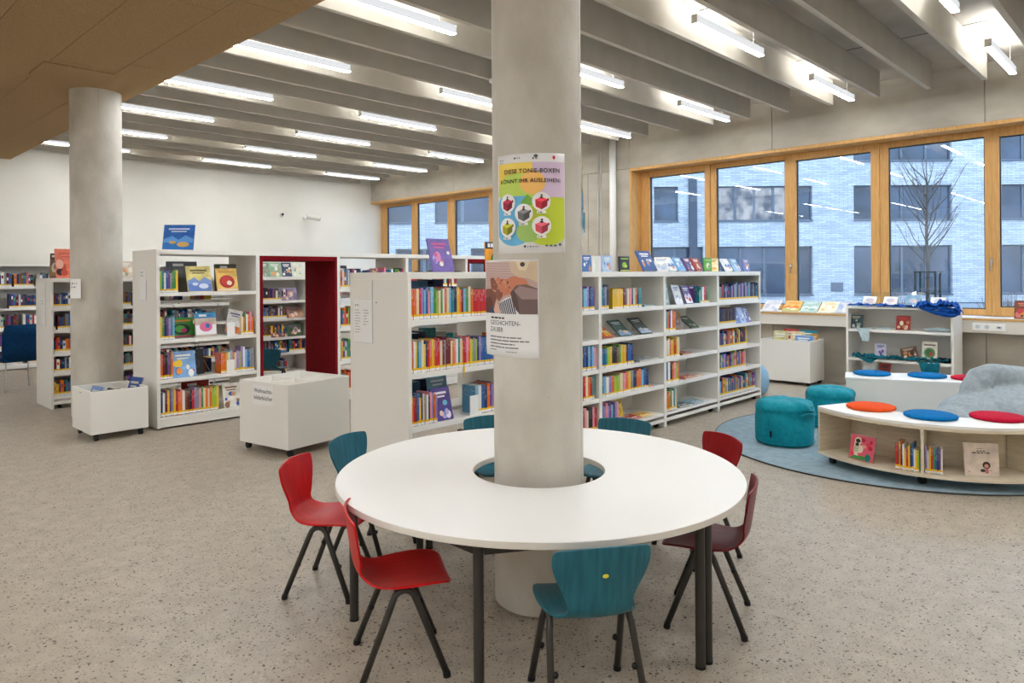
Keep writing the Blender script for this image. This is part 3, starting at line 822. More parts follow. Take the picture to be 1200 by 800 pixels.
# ================================================================== low display shelf in front of the window
LX, LY0, LY1 = 10.17, 2.18, 3.46
ds = thing('display_shelf', 'low white display shelf with blue cloths under the window', 'shelf', (LX, LY0, 0))
def part(n, b, m, p=ds, bev=.002):
    mb = MB(); mb.box(*b, m); return mb.build(n, p, bevel=bev)
dw = LY1 - LY0
part('side_panel', (0, 0, 0, .45, .03, 1.12), W_); part('side_panel', (0, dw - .03, 0, .45, dw, 1.12), W_)
part('top_board', (0, 0, 1.12, .45, dw, 1.142), W_); part('back_panel', (.435, .031, .05, .449, dw - .031, 1.119), W_)
for z in (.845, .455, .09): part('shelf', (.004, .031, z - .035, .43, dw - .031, z), SH)

# ================================================================== round rug, benches, seats
rug = MB(); rug.lathe([(1.61, 0), (1.615, .004), (1.605, .0105), (1.59, .012)], M['rug'], 96)
ro = rug.build('round_rug', auto=60); ro.location = (7.30, 2.06, .0005); tag(ro, 'round blue grey rug under the reading benches', 'rug')
mb = MB()
n = 96
mb.tube([(1.612 * cos(2 * PI * i / n), 1.612 * sin(2 * PI * i / n), .007) for i in range(n + 1)], .006, M['dark_metal'], 6); mb.build('rug_binding', ro)
CB = (6.95, 1.65)
def arc(r, a0, a1, n): return [(CB[0] + r * cos(radians(a0 + (a1 - a0) * i / n)), CB[1] + r * sin(radians(a0 + (a1 - a0) * i / n))) for i in range(n + 1)]
RO, RI, A0, A1 = 1.065, .70, 141.5, 237.5
fb = thing('curved_bench', 'white topped curved birch bench with open book bays, nearest the camera', 'bench', (CB[0], CB[1], .0125))
def loc2(p, t=fb): return [(x - t.location[0], y - t.location[1]) for x, y in p]
outer = arc(RO, A0, A1, 28); inner = arc(RI, A1, A0 - 8, 4)
outl = outer + inner
mb = MB(); mb.prism(loc2(outl), .447, .47, M['table']); mb.build('seat_top', fb, bevel=.003)
mb = MB(); mb.prism(loc2(arc(RO - .002, A0, A1, 28) + inner), .425, .4465, M['birch']); mb.build('top_edge', fb)
mb = MB(); mb.prism(loc2(outl), .072, .094, M['birch']); mb.build('bottom_board', fb)
for i in range(4):
    p = arc(RI, A0 - 8 + (A1 - A0 + 8) * i / 4, A0 - 8 + (A1 - A0 + 8) * (i + 1) / 4, 1); q = arc(RI + .018, A0 - 8 + (A1 - A0 + 8) * i / 4, A0 - 8 + (A1 - A0 + 8) * (i + 1) / 4, 1)
    mb = MB(); mb.prism(loc2([p[0], p[1], q[1], q[0]]), .0945, .4245, M['birch']); mb.build('back_board', fb)
def radial(a_out, a_in, wd):
    o0 = arc(RO - .004, a_out, a_out + wd / RO * 57.3, 1); i0 = arc(RI + .02, a_in, a_in + wd / RI * 57.3, 1)
    mb = MB(); mb.prism(loc2([o0[0], o0[1], i0[1], i0[0]]), .0945, .4245, M['birch']); mb.build('upright_board', fb)
radial(A0, A0 - 7.6, .02); radial(189.0, 188.5, .02); radial(A1 - 1.2, A1 - 1.8, .02)
for a_, r in ((A0 + 4, RO - .09), (189, RO - .1), (A1 - 5, RO - .09), (A0 + 2, RI + .08), (189, RI + .08), (A1 - 4, RI + .08)):
    p = arc(r, a_, a_, 1)[0]; p = (p[0] - CB[0], p[1] - CB[1])
    mb = MB(); mb.cyl((p[0] - .014, p[1] + .01, .028), (p[0] + .014, p[1] - .01, .028), .028, M['black'], 16); mb.cyl((p[0], p[1], .05), (p[0], p[1], .072), .018, M['black'], 10); mb.build('caster', fb)
bk = thing('curved_bench', 'second white curved bench with plain inner side below the window', 'bench', (8.5, 2.2, .0125))
bo = [(7.99, 2.73), (8.07, 2.45), (8.25, 2.01), (8.43, 1.57), (8.96, 1.66), (8.93, 1.85), (8.80, 2.2), (8.62, 2.57), (8.41, 2.87)]
mb = MB(); mb.prism(loc2(bo, bk), .447, .47, M['table']); mb.build('seat_top', bk, bevel=.003)
ib = [(8.5 + (x - 8.5) * .985, 2.2 + (y - 2.2) * .985) for x, y in bo]
mb = MB(); mb.prism(loc2(ib, bk), .05, .4465, M['white']); mb.build('bench_body', bk)
for x, y in ((-.3, .3), (.0, -.45), (.32, -.3), (-.05, .45)):
    mb = MB(); mb.cyl((x - .014, y, .025), (x + .014, y, .025), .025, M['black'], 14); mb.build('caster', bk)

cm_ = MB(); cm_.lathe([(.165, 0), (.182, .006), (.187, .015), (.182, .024), (.165, .03), (.0005, .031)], M['fab_orange'], 48)
cme = {}
def cushion(x, y, k, lab):
    if k not in cme:
        c = MB(); c.lathe([(.168, 0), (.182, .004), (.187, .014), (.183, .023), (.168, .029), (.0005, .03)], M[k], 48); cme[k] = c.mesh('seat_cushion', True)
    o = bpy.data.objects.new('seat_cushion', cme[k]); C.objects.link(o); o.location = (x, y, .4828)
    tag(o, lab, 'cushion', 'round felt cushions on the curved benches')
cushion(6.285, 1.945, 'fab_orange', 'round orange felt cushion on the near curved bench')
cushion(6.205, 1.49, 'fab_blue', 'round blue felt cushion between orange and red on the near bench')
cushion(6.475, 1.10, 'fab_red', 'round red felt cushion on the near curved bench')
cushion(8.395, 2.585, 'fab_blue', 'round blue cushion on the far bench, the one beside the window shelf end')
cushion(8.58, 2.09, 'fab_blue', 'round blue cushion on the far bench beside its red cushion')
cushion(8.66, 1.70, 'fab_red', 'round dark red cushion on the far bench by the beanbag')

def lumpy(name, m, prof, n, seed, amp, fold, label, cat, loc, rz=0, sq=(1, 1), lean=(0, 0), group=None):
    """soft seat: a lathed outline pushed about by folds"""
    v = []; f = []
    J = len(prof)
    for j, (r, z) in enumerate(prof):
        for i in range(n):
            a = 2 * PI * i / n
            p = Vector((cos(a) * 2.1, sin(a) * 2.1, z * 5 + seed))
            d = noise.noise(p) * amp + fold(a, z) 
            rr = max(r + d * (1 if r > .02 else 0), .001)
            v.append((rr * cos(a) * sq[0] + lean[0] * z, rr * sin(a) * sq[1] + lean[1] * z, max(z + noise.noise(p * 1.7 + Vector((9, 0, 0))) * amp * .5 * (1 if z > .05 else 0), .0)))
    for j in range(J - 1):
        for i in range(n):
            k = (i + 1) % n; f.append((j * n + i, j * n + k, (j + 1) * n + k, (j + 1) * n + i))
    f.append(tuple(range(n - 1, -1, -1))); f.append(tuple((J - 1) * n + i for i in range(n)))
    mb = MB(); mb.add(v, f, m); o = mb.build(name, smooth=True)
    o.location = loc; o.rotation_euler = (0, 0, rz)
    s = o.modifiers.new('smooth', 'SUBSURF'); s.levels = 1; s.render_levels = 1
    return tag(o, label, cat, group)
def pouf(label, loc, seed, rz, R, H_):
    prof = [(R * .93, 0), (R * .98, .015), (R, .05), (R * 1.01, .12), (R * 1.0, H_ * .55), (R * .98, H_ * .66), (R * .94, H_ * .76), (R * .99, H_ * .80), (R * .95, H_ * .9), (R * .82, H_ * .985), (R * .5, H_ * 1.01), (R * .15, H_ * .99)]
    def fold(a, z):
        g = max(0, 1 - abs(z - H_ * .62) / .09)
        w = max(0, cos(a - 3.9)) ** 6
        return -.05 * w * g + .012 * sin(7 * a + z * 30) * max(0, (z - H_ * .45) / H_) 
    o = lumpy('bean_pouf', M['fab_pouf'], prof, 56, seed, .022, fold, label, 'pouf', loc, rz, group='teal bean poufs on the round rug')
    mb = MB()
    mb.tube([((R * 1.005) * cos(2 * PI * i / 40), (R * 1.005) * sin(2 * PI * i / 40), .035) for i in range(41)], .0035, M['fab_pouf'], 5); mb.build('seam_piping', o)
    mb = MB(); 
    for q in range(3):
        pts = []
        for i in range(10):
            a = -2.6 + .17 * i + q * .12; zz = H_ * (.72 + .09 * q + .03 * sin(i * .9 + q)); rr = R * (1.0 - .05 * q)
            pts.append((rr * cos(a), rr * sin(a), zz))
        mb.tube(pts, .011, M['fab_pouf'], 6, [.002] + [.012] * 8 + [.002])
    mb.build('fabric_fold', o, smooth=True)
    mb = MB(); mb.box(R * 1.005, -.008, H_ * .22, R * 1.03, .008, H_ * .36, M['fab_black']); mb.build('care_label', o).rotation_euler = (0, 0, radians(176) - rz)
    return o
pouf('teal bean pouf at the end of the near curved bench', (6.60, 2.80, .0125), 3.1, .4, .262, .41)
pouf('second teal bean pouf, half behind the bench end', (7.65, 2.77, .0125), 7.7, 2.0, .245, .40)
# big grey beanbag: sack, low lobe and flopped neck fused into one soft skin
mb = MB(); g = M['fab_grey']
mb.ball((.20, -.10, .28), .50, g, 28, (1, 1, .60)); mb.ball((-.30, .26, .16), .27, g, 24, (1.2, 1.0, .85)); mb.ball((-.02, .10, .25), .36, g, 24, (1, 1, .74)); mb.ball((.44, -.04, .32), .40, g, 24, (1, 1, .74))
mb.tube([(-.02, .16, .40), (.03, .17, .55), (.07, .16, .66)], .1, g, 14, [.13, .085, .05])
mb.tube([(.05, .18, .65), (.10, .11, .67), (.22, .01, .63), (.36, -.10, .59), (.52, -.22, .54)], .1, g, 16, [.05, .075, .12, .14, .16])
mb.tube([(.02, .13, .50), (.06, .10, .60), (.12, .06, .66)], .1, g, 14, [.06, .075, .06])
mb.tube([(.45, -.2, .5), (.55, -.28, .6)], .1, g, 12, [.14, .1])
mb.v = [(x, y, max(z, .035)) for x, y, z in mb.v]
bg = mb.build('beanbag', smooth=True); bg.location = (7.50, 1.30, .0125)
tag(bg, 'large light grey beanbag with a flopped neck slumped between the curved benches', 'beanbag')
r_ = bg.modifiers.new('skin', 'REMESH'); r_.mode = 'VOXEL'; r_.voxel_size = .014; r_.use_smooth_shade = True
r_ = bg.modifiers.new('soften', 'SMOOTH'); r_.factor = .7; r_.iterations = 6
tx = bpy.data.textures.new('sack_folds', 'CLOUDS'); tx.noise_scale = .3; tx.noise_depth = 1
r_ = bg.modifiers.new('folds', 'DISPLACE'); r_.texture = tx; r_.strength = .06; r_.mid_level = .5
r_ = bg.modifiers.new('soften2', 'SMOOTH'); r_.factor = .6; r_.iterations = 3
for k_, pts in enumerate(([(-.10, .20, .47), (-.03, .16, .56), (.05, .15, .62), (.11, .13, .70)], [(-.02, .0, .50), (.05, .03, .58), (.12, .06, .66)], [(.16, -.10, .56), (.26, -.14, .575), (.40, -.25, .53), (.52, -.34, .45)], [(-.16, .26, .36), (-.09, .21, .44), (.0, .17, .53), (.07, .16, .62)])):
    mb = MB(); mb.tube(pts, .02, g, 8, [.006] + [.024] * (len(pts) - 2) + [.008]); mb.build('fabric_fold', bg, smooth=True)
lumpy('floor_seat', M['fab_pale_blue'], [(.2, 0), (.26, .04), (.28, .16), (.26, .3), (.2, .38), (.1, .43), (.02, .44)], 32, 5, .02, lambda a, z: 0, 'pale blue floor seat peeping out behind the end bookcase bay', 'seat', (9.03, 4.33, .001))

# ================================================================== round table around the column
tb = thing('round_table', 'large round white table with a hole around the concrete column', 'table', (COL[0], COL[1], 0))
mb = MB(); n = 128; R1, R2 = .9825, .325
for r, zz in ((R2, .612), (R2, .640), (R1, .640), (R1, .612)):
    mb.v += [(r * cos(2 * PI * i / n), r * sin(2 * PI * i / n), zz) for i in range(n)]
for j in range(4):
    for i in range(n):
        k = (i + 1) % n; l = (j + 1) % 4
        mb.face((l * n + i, l * n + k, j * n + k, j * n + i), M['table'] if j in (1,) else M['white_edge'])
to = mb.build('tabletop', tb); smooth_by_angle(to, 30)
b = to.modifiers.new('bevel', 'BEVEL'); b.width = .0025; b.segments = 2; b.limit_method = 'ANGLE'
LA = [268.2, 207, 148, 92.2, 271.8, 334, 33, 87.8]
lp = [(.90 * cos(radians(a)), .90 * sin(radians(a))) for a in LA]
for x, y in lp:
    mb = MB(); mb.cyl((x, y, .012), (x, y, .611), .0205, M['dark_metal'], 20); mb.cyl((x, y, 0), (x, y, .012), .022, M['black'], 20); mb.build('table_leg', tb, auto=40)
for seq in ((0, 1, 2, 3), (4, 5, 6, 7)):
    for i, j in zip(seq, seq[1:]):
        p, q = Vector((*lp[i], 0)), Vector((*lp[j], 0)); d = (q - p).normalized(); nn = Vector((-d.y, d.x, 0)) * .011
        a_, b_ = p + d * .022, q - d * .022
        mb = MB(); mb.prism([(a_ + nn)[:2], (a_ - nn)[:2], (b_ - nn)[:2], (b_ + nn)[:2]], .552, .6115, M['dark_metal']); mb.build('apron_rail', tb)

# ================================================================== children's chairs
def make_chair(k):
    t = thing('school_chair', '', 'chair')
    prof = [(.190, .352, .125), (.186, .359, .150), (.172, .366, .166), (.14, .372, .178), (.09, .374, .186), (.03, .371, .187), (-.03, .367, .178), (-.085, .366, .162), (-.125, .371, .145), (-.155, .384, .130), (-.176, .405, .120), (-.188, .430, .118), (-.194, .458, .126), (-.199, .49, .142), (-.204, .525, .160), (-.209, .555, .172), (-.214, .585, .180), (-.218, .61, .182), (-.221, .626, .180), (-.223, .637, .177), (-.224, .643, .170)]
    U = 12; v = []; f = []
    for j, (y, z, hw) in enumerate(prof):
        bw = 0.030 if z > .43 else (.012 if j < 9 else .018)       # cupped back, slightly dished seat
        for i in range(U + 1):
            u = -1 + 2 * i / U
            c = bw * (u * u)
            if j >= 10: v.append((u * hw, y + c, z + .012 * (1 - u * u) * max(0, (z - .56) / .083)))
            elif j >= 8: v.append((u * hw, y + c * .7, z + c * .5))
            else: v.append((u * hw, y, z + c * .55 - .008 * (1 - u * u) * (1 if 2 < j < 8 else 0)))
    for j in range(len(prof) - 1):
        for i in range(U):
            a = j * (U + 1) + i; f.append((a, a + 1, a + U + 2, a + U + 1))
    mb = MB(); mb.add(v, f, M['shell_' + k]); o = mb.build('seat_shell', t, smooth=True)
    s = o.modifiers.new('thick', 'SOLIDIFY'); s.thickness = .0095; s.offset = 0
    s = o.modifiers.new('bev', 'BEVEL'); s.width = .0025; s.segments = 2; s.limit_method = 'ANGLE'; s.angle_limit = radians(60)
    s = o.modifiers.new('sub', 'SUBSURF'); s.levels = 1; s.render_levels = 1
    for sx in (-1, 1):
        pts = [(sx * .178, .165, .012), (sx * .158, .052, .30)]
        for i in range(7):
            a = PI * (.06 + .88 * i / 6); pts.append((sx * (.155 - .004 * sin(a)), .0 + .046 * cos(a), .308 + .046 * sin(a)))
        pts += [(sx * .158, -.052, .30), (sx * .178, -.17, .012)]
        mb = MB(); mb.tube(pts, .0135, M['dark_metal'], 12); fo = mb.build('leg_frame', t, smooth=True)
        for y in (.165, -.17):
            mb = MB(); mb.tube([(sx * .1787, y * 1.002, 0), (sx * .177, y * .985, .02)], .0155, M['black'], 12); mb.build('foot_cap', fo, auto=40)
        for y in (.106, -.108):
            mb = MB(); mb.ball((sx * .150, y, .165), .013, M['black'], 8); mb.build('stacking_buffer', fo, smooth=True)
    mb = MB()
    for y in (.03, -.03): mb.tube([(-.154, y, .345), (-.1, y, .352), (.1, y, .352), (.154, y, .345)], .010, M['dark_metal'], 8)
    mb.box(-.11, -.07, .352, .11, .07, .360, M['black']); mb.build('seat_support', t, auto=40)
    return t
CG = 'children chairs around the round table'
def ch(t, x, y, deg, lab):
    place(t, (x, y, 0), radians(deg - 90)); t['label'] = lab; t['group'] = CG; return t
red = ch(make_chair('red'), 1.815, 2.405, -31, 'bright red wooden chair nearest the camera at the left of the table')
dup(red, (2.005, 3.24, 0), radians(-55 - 90), 'bright red wooden chair turned towards the table behind the nearest red chair')
teal = ch(make_chair('teal'), 2.128, 1.668, 55, 'teal wooden chair with yellow sticker seen from behind at the table front')
dup(teal, (2.45, 3.48, 0), radians(-70 - 90), 'teal wooden chair at the table edge behind the two red chairs')
dup(teal, (3.26, 3.27, 0), radians(-118 - 90), 'teal wooden chair mostly hidden behind the poster column')
dup(teal, (3.69, 2.66, 0), radians(196 - 90), 'teal wooden chair at the table edge right of the poster column')
dup(teal, (4.68, 9.0, 0), radians(44 - 90), 'teal chair back seen through the dark red alcove', 'children chairs elsewhere')
mb = MB(); mb.lathe([(.0115, 0), (.0105, .0008)], mat('yellow_sticker', (222, 214, 60), .5), 16, Matrix.Translation((0, -.2155, .558)) @ Matrix.Rotation(PI / 2 - .12, 4, 'X') @ Matrix.Scale(.6, 4, (0, 1, 0)))
ys = mb.build('yellow_sticker', teal); ys.location = (-.0, -.016, 0)
ch(make_chair('maroon'), 3.032, 1.658, 113.6, 'maroon wooden chair pushed in at the right front of the table')
ch(make_chair('crimson'), 3.70, 2.10, 155, 'dark crimson wooden chair at the far right of the table')

# ================================================================== reading chairs and table far left
def adult_chair(loc, rz, lab):
    t = thing('reading_chair', lab, 'chair', loc, rz, 'navy reading chairs at the far left')
    mb = MB()
    def pad(z0, z1, y0, y1, w0, w1): mb.prism([(-w0, y0), (w0, y0), (w0, y0 + .05), (-w0, y0 + .05)], z0, z1, M['fab_navy'])
    b = MB(); v = []
    for z, y, w in ((.43, -.22, .25), (.6, -.245, .27), (.8, -.27, .265), (.94, -.29, .245)):
        v += [(-w, y + .035, z), (-w * .5, y, z), (w * .5, y, z), (w, y + .035, z)]
    f = [(j * 4 + i, j * 4 + i + 1, j * 4 + 5 + i, j * 4 + 4 + i) for j in range(3) for i in range(3)]
    b.add(v, f, M['fab_navy']); o = b.build('backrest', t, smooth=True); s = o.modifiers.new('t', 'SOLIDIFY'); s.thickness = .05
    b = MB(); b.box(-.25, -.2, .41, .25, .25, .48, M['fab_navy']); b.build('seat', t, bevel=.02)
    for x in (-.21, .21):
        for y in (-.19, .22):
            b = MB(); b.cyl((x * 1.1, y * 1.1, 0), (x, y, .41), .011, M['chrome'], 8); b.build('leg', t)
adult_chair((2.48, 12.35, 0), radians(8), 'navy upholstered reading chair seen from behind by the low bookcase')
adult_chair((2.15, 13.35, 0), radians(-20), 'navy reading chair at the white table behind the other navy chair')
tt = thing('reading_table', 'white reading table at the far left edge', 'table', (1.75, 12.95, 0))
mb = MB(); mb.box(-.6, -.35, .72, .42, .35, .75, M['white']); mb.build('tabletop', tt, bevel=.003)
for x in (-.55, .37):
    for y in (-.3, .3):
        mb = MB(); mb.cyl((x, y, 0), (x, y, .72), .02, M['chrome'], 10); mb.build('table_leg', tt)
# ================================================================== books
PAL = {'red': (196, 36, 40), 'orange': (226, 112, 36), 'yellow': (232, 188, 50), 'green': (70, 140, 66), 'blue': (40, 92, 160), 'navy': (30, 44, 92), 'sky blue': (116, 176, 216),
       'purple': (112, 64, 136), 'pink': (226, 140, 156), 'white': (228, 226, 220), 'black': (30, 29, 32), 'maroon': (116, 24, 36), 'brown': (116, 80, 56), 'teal': (32, 128, 136), 'grey': (140, 142, 146), 'lime green': (160, 190, 60), 'cream': (226, 208, 168), 'violet': (150, 126, 186)}
def unit_book():
    mb = MB(); m = M['book']; p = M['pages']
    mb.box(0, .012, 0, .09, 1, 1, m); mb.box(.91, .012, 0, 1, 1, 1, m); mb.box(0, 0, 0, 1, .012, 1, m)
    mb.box(.09, .0125, .012, .91, .985, .985, p)
    return mb.mesh('book')
UB = unit_book()
mbl = MB(); mbl.box(0, -.004, .025, 1, -.0005, .105, M['paper']); mbl.box(0, -.004, .106, 1, -.0005, .175, mat('yellow_label', (240, 190, 20), .5)); ULAB = mbl.mesh('spine_label')
OR = lambda n: '%d%s' % (n, 'th' if 10 <= n % 100 <= 20 else {1: 'st', 2: 'nd', 3: 'rd'}.get(n % 10, 'th'))
NB = 0
RB = random.Random(11)
def spine(x, y, z, t, d, h, cname, label, group, rz=0, tilt=0, lab=True, jit=.06):
    global NB
    o = bpy.data.objects.new('book', UB); C.objects.link(o)
    o.location = (x, y, z); o.scale = (t, d, h); o.rotation_euler = (0, tilt, rz)
    c = lin(PAL[cname]); j = RB.uniform(1 - jit, 1 + jit)
    o.color = (min(c[0] * j, 1), min(c[1] * j * RB.uniform(.94, 1.06), 1), min(c[2] * j, 1), 1)
    tag(o, label, 'book', group); NB += 1
    if lab:
        l = bpy.data.objects.new('spine_label', ULAB); C.objects.link(l); l.parent = o
    return o
def row(x0, y, z, seq, case, rowname, h=(.2, .235), t=(.017, .026), d=.16, gap=.0008, lab=True, lean=None, x1=None):
    """spines standing side by side; seq is a list of colour names, or (colour, thickness, height)"""
    tot = [(s if isinstance(s, tuple) else (s, RB.uniform(*t), RB.uniform(*h))) for s in seq]
    if x1: k = (x1 - x0 - gap * len(tot)) / sum(b[1] for b in tot); tot = [(c, tt * k, hh) for c, tt, hh in tot]
    x = x0
    for i, (c, tt, hh) in enumerate(tot):
        size = 'thin ' if tt < .015 else ('thick ' if tt > .03 else '')
        spine(x, y + RB.uniform(0, .006), z + .0006, tt, d * RB.uniform(.95, 1.0), hh, c, '%s%s book, %s from left, %s, %s' % (size, c, OR(i + 1), rowname, case), 'books %s, %s' % (rowname, case), lab=lab)
        x += tt + gap
    return x
def mix(n, names, seed):
    R = random.Random(seed); out = []
    for i in range(n):
        c = R.choice(names)
        if out and c == out[-1] and R.random() < .7: c = R.choice(names)
        out.append(c)
    return out
bright = ['red', 'orange', 'yellow', 'green', 'blue', 'sky blue', 'pink', 'white', 'teal', 'cream', 'navy', 'orange', 'lime green', 'purple']
dark = ['navy', 'black', 'blue', 'maroon', 'teal', 'brown', 'grey', 'white', 'purple', 'navy']
CA = 'bay left of the poster column'
seq = ['orange', 'orange', 'cream', 'red', 'violet', 'sky blue', 'blue', 'pink', 'sky blue', 'green', 'lime green', 'cream', 'green', 'white', 'orange', 'cream', 'sky blue', 'teal', 'navy', 'yellow', 'orange', 'maroon', 'sky blue', 'green', 'cream', 'orange'] + [('red', .020, .208)] * 8 + [('green', .022, .21)]
row(3.156, YR + .012, 1.285, seq, CA, 'top shelf', h=(.205, .235), x1=3.955)
seq = ['orange', 'white', 'yellow', 'teal', 'sky blue', 'cream', 'yellow', 'navy', 'red', 'orange', 'yellow', 'orange', 'red', 'red', 'cream', 'maroon', 'grey', 'maroon', 'maroon', 'cream', 'orange', 'pink', 'white', 'teal', 'cream', 'orange', 'red', 'pink', 'orange', 'yellow', 'lime green', 'grey', 'lime green', 'navy', 'violet'] + [('blue', .021, .215)] * 8 + ['orange']
row(3.156, YR + .012, .90, seq, CA, 'middle shelf', h=(.205, .24), x1=4.02)
seq = ['orange', 'red', 'maroon', 'blue', 'yellow', 'navy', 'cream', 'grey', 'white', 'black', 'pink', 'violet', 'orange', 'violet']
row(3.156, YR + .012, .52, seq, CA, 'third shelf', x1=3.395)
seq = ['sky blue', 'white', 'blue', 'navy', 'orange', 'purple', 'violet', 'orange', 'green']
row(3.80, YR + .03, .52, seq, CA, 'third shelf right', x1=4.05)
CB1 = 'bay touching the poster column'
row(5.11, YR + .014, 1.268, ['navy', 'sky blue', 'sky blue', 'violet', 'navy', 'blue', 'purple'], CB1, 'top shelf', x1=5.305)
row(5.09, YR + .014, .715, ['blue', 'navy', 'blue', 'navy', 'sky blue', 'blue', 'sky blue', 'pink'], CB1, 'middle shelf', x1=5.325)
row(5.10, YR + .014, .445, ['maroon', 'red', 'cream', 'orange', 'red', 'teal'], CB1, 'fourth shelf', x1=5.29)
row(5.10, YR + .014, .15, ['maroon', 'pink', 'cream', 'black', 'black', 'pink', 'red'], CB1, 'bottom shelf', x1=5.33)
CB2 = 'first bay right of column'
x = row(5.395, YR + .012, 1.268, ['teal', 'blue', 'grey', 'navy'], CB2, 'left top group', h=(.2, .24), x1=5.52)
row(5.60, YR + .02, 1.268, ['yellow'] * 7 + ['maroon', 'brown', 'grey', 'cream', 'pink', 'pink', 'navy', 'white', 'lime green', 'red', 'navy', 'teal', 'teal'], CB2, 'main top run', h=(.19, .20), x1=6.09)
row(5.395, YR + .012, .715, ['teal', 'blue', 'teal', 'lime green', 'yellow', 'black', 'black', 'brown', 'green', 'yellow', 'yellow', 'maroon', 'blue', 'blue', 'navy'], CB2, 'middle shelf', h=(.18, .21), x1=5.93)
row(5.395, YR + .012, .445, ['teal', 'sky blue', 'white', 'violet', 'orange', 'lime green', 'lime green', 'cream', 'pink', 'orange', 'yellow', 'grey', 'navy', 'orange', 'orange', 'sky blue', 'blue', 'navy'], CB2, 'fourth shelf', h=(.18, .21), x1=6.19)
row(5.395, YR + .012, .15, ['blue', 'violet', 'pink', 'violet', 'purple', 'sky blue', 'navy', 'violet', 'pink'], CB2, 'bottom shelf', x1=5.67)
CB3 = 'second bay right of column'
row(7.28, YR + .02, 1.268, ['teal', 'white', 'red', 'maroon', 'green'], CB3, 'top shelf', h=(.17, .2), x1=7.47)
row(6.53, YR + .012, .99, ['teal', 'orange', 'purple', 'white', 'orange', 'orange'], CB3, 'second shelf', x1=6.73)
row(6.53, YR + .012, .715, ['cream', 'white', 'orange', 'yellow', 'orange', 'red', 'yellow', 'cream'], CB3, 'middle shelf', h=(.18, .21), x1=6.80)
row(6.53, YR + .012, .445, ['blue', 'white', 'black', 'orange', 'pink', 'lime green', 'orange'], CB3, 'fourth shelf', x1=6.79)
row(6.53, YR + .012, .15, ['orange', 'orange', 'green', 'white', 'teal', 'cream'], CB3, 'bottom shelf', x1=6.74)
CL = 'bay left of the red alcove'
row(2.845, YL + .02, 1.44, ['lime green', 'teal', 'white', 'blue', 'purple', 'grey', 'green', 'green', 'yellow'], CL, 'top shelf', h=(.2, .27), x1=3.03)
row(2.845, YL + .02, .94, ['yellow', 'green', 'navy', 'purple', 'violet', 'teal', 'sky blue'], CL, 'second shelf', h=(.22, .27), x1=2.99)
row(3.73, YL + .03, .94, ['cream', 'orange', 'green', 'white', 'orange', 'pink', 'orange'], CL, 'second shelf right', h=(.2, .27), x1=3.88)
row(2.845, YL + .02, .52, ['orange', 'maroon', 'black', 'purple', 'brown', 'orange'], CL, 'third shelf', h=(.25, .29), x1=2.97)
row(3.49, YL + .02, .52, ['orange', 'orange', 'yellow', 'cream', 'sky blue', 'orange', 'cream', 'violet', 'lime green', 'violet', 'white', 'sky blue', 'blue', 'grey', 'grey'], CL, 'third shelf right', h=(.22, .29), x1=3.875)
row(2.845, YL + .02, .127, ['navy', 'white', 'maroon', 'yellow', 'purple', 'grey', 'yellow', 'red', 'orange', 'orange', 'white', 'brown', 'maroon', 'black', 'red', 'violet', 'grey', 'pink', 'green', 'cream', 'orange', 'cream', 'orange', 'lime green', 'lime green', 'yellow'], CL, 'bottom shelf', h=(.24, .28), x1=3.46)
# ---- book runs standing in the near curved bench
def bench_row(a0, a1, cols, where, seed):
    R = random.Random(seed); n = len(cols); st = (a1 - a0) / n
    for i, c in enumerate(cols):
        a = radians(a0 + st * i); r = RO - .055 + R.uniform(0, .012)
        spine(CB[0] + r * cos(a), CB[1] + r * sin(a), .1075, r * radians(st) * .93, .13, R.uniform(.155, .215), c, '%s book, %s from left in the near curved bench %s its divider' % (c, OR(i + 1), where), 'books in the curved bench %s the divider' % where, rz=a + PI / 2)
bench_row(179.2, 188.3, ['red', 'brown', 'orange', 'navy', 'white', 'yellow', 'red', 'yellow', 'navy', 'blue', 'white', 'yellow', 'lime green'], 'left of', 5)
bench_row(190.4, 196.8, ['violet', 'white', 'yellow', 'red', 'green', 'blue', 'navy', 'purple', 'white'], 'right of', 6)

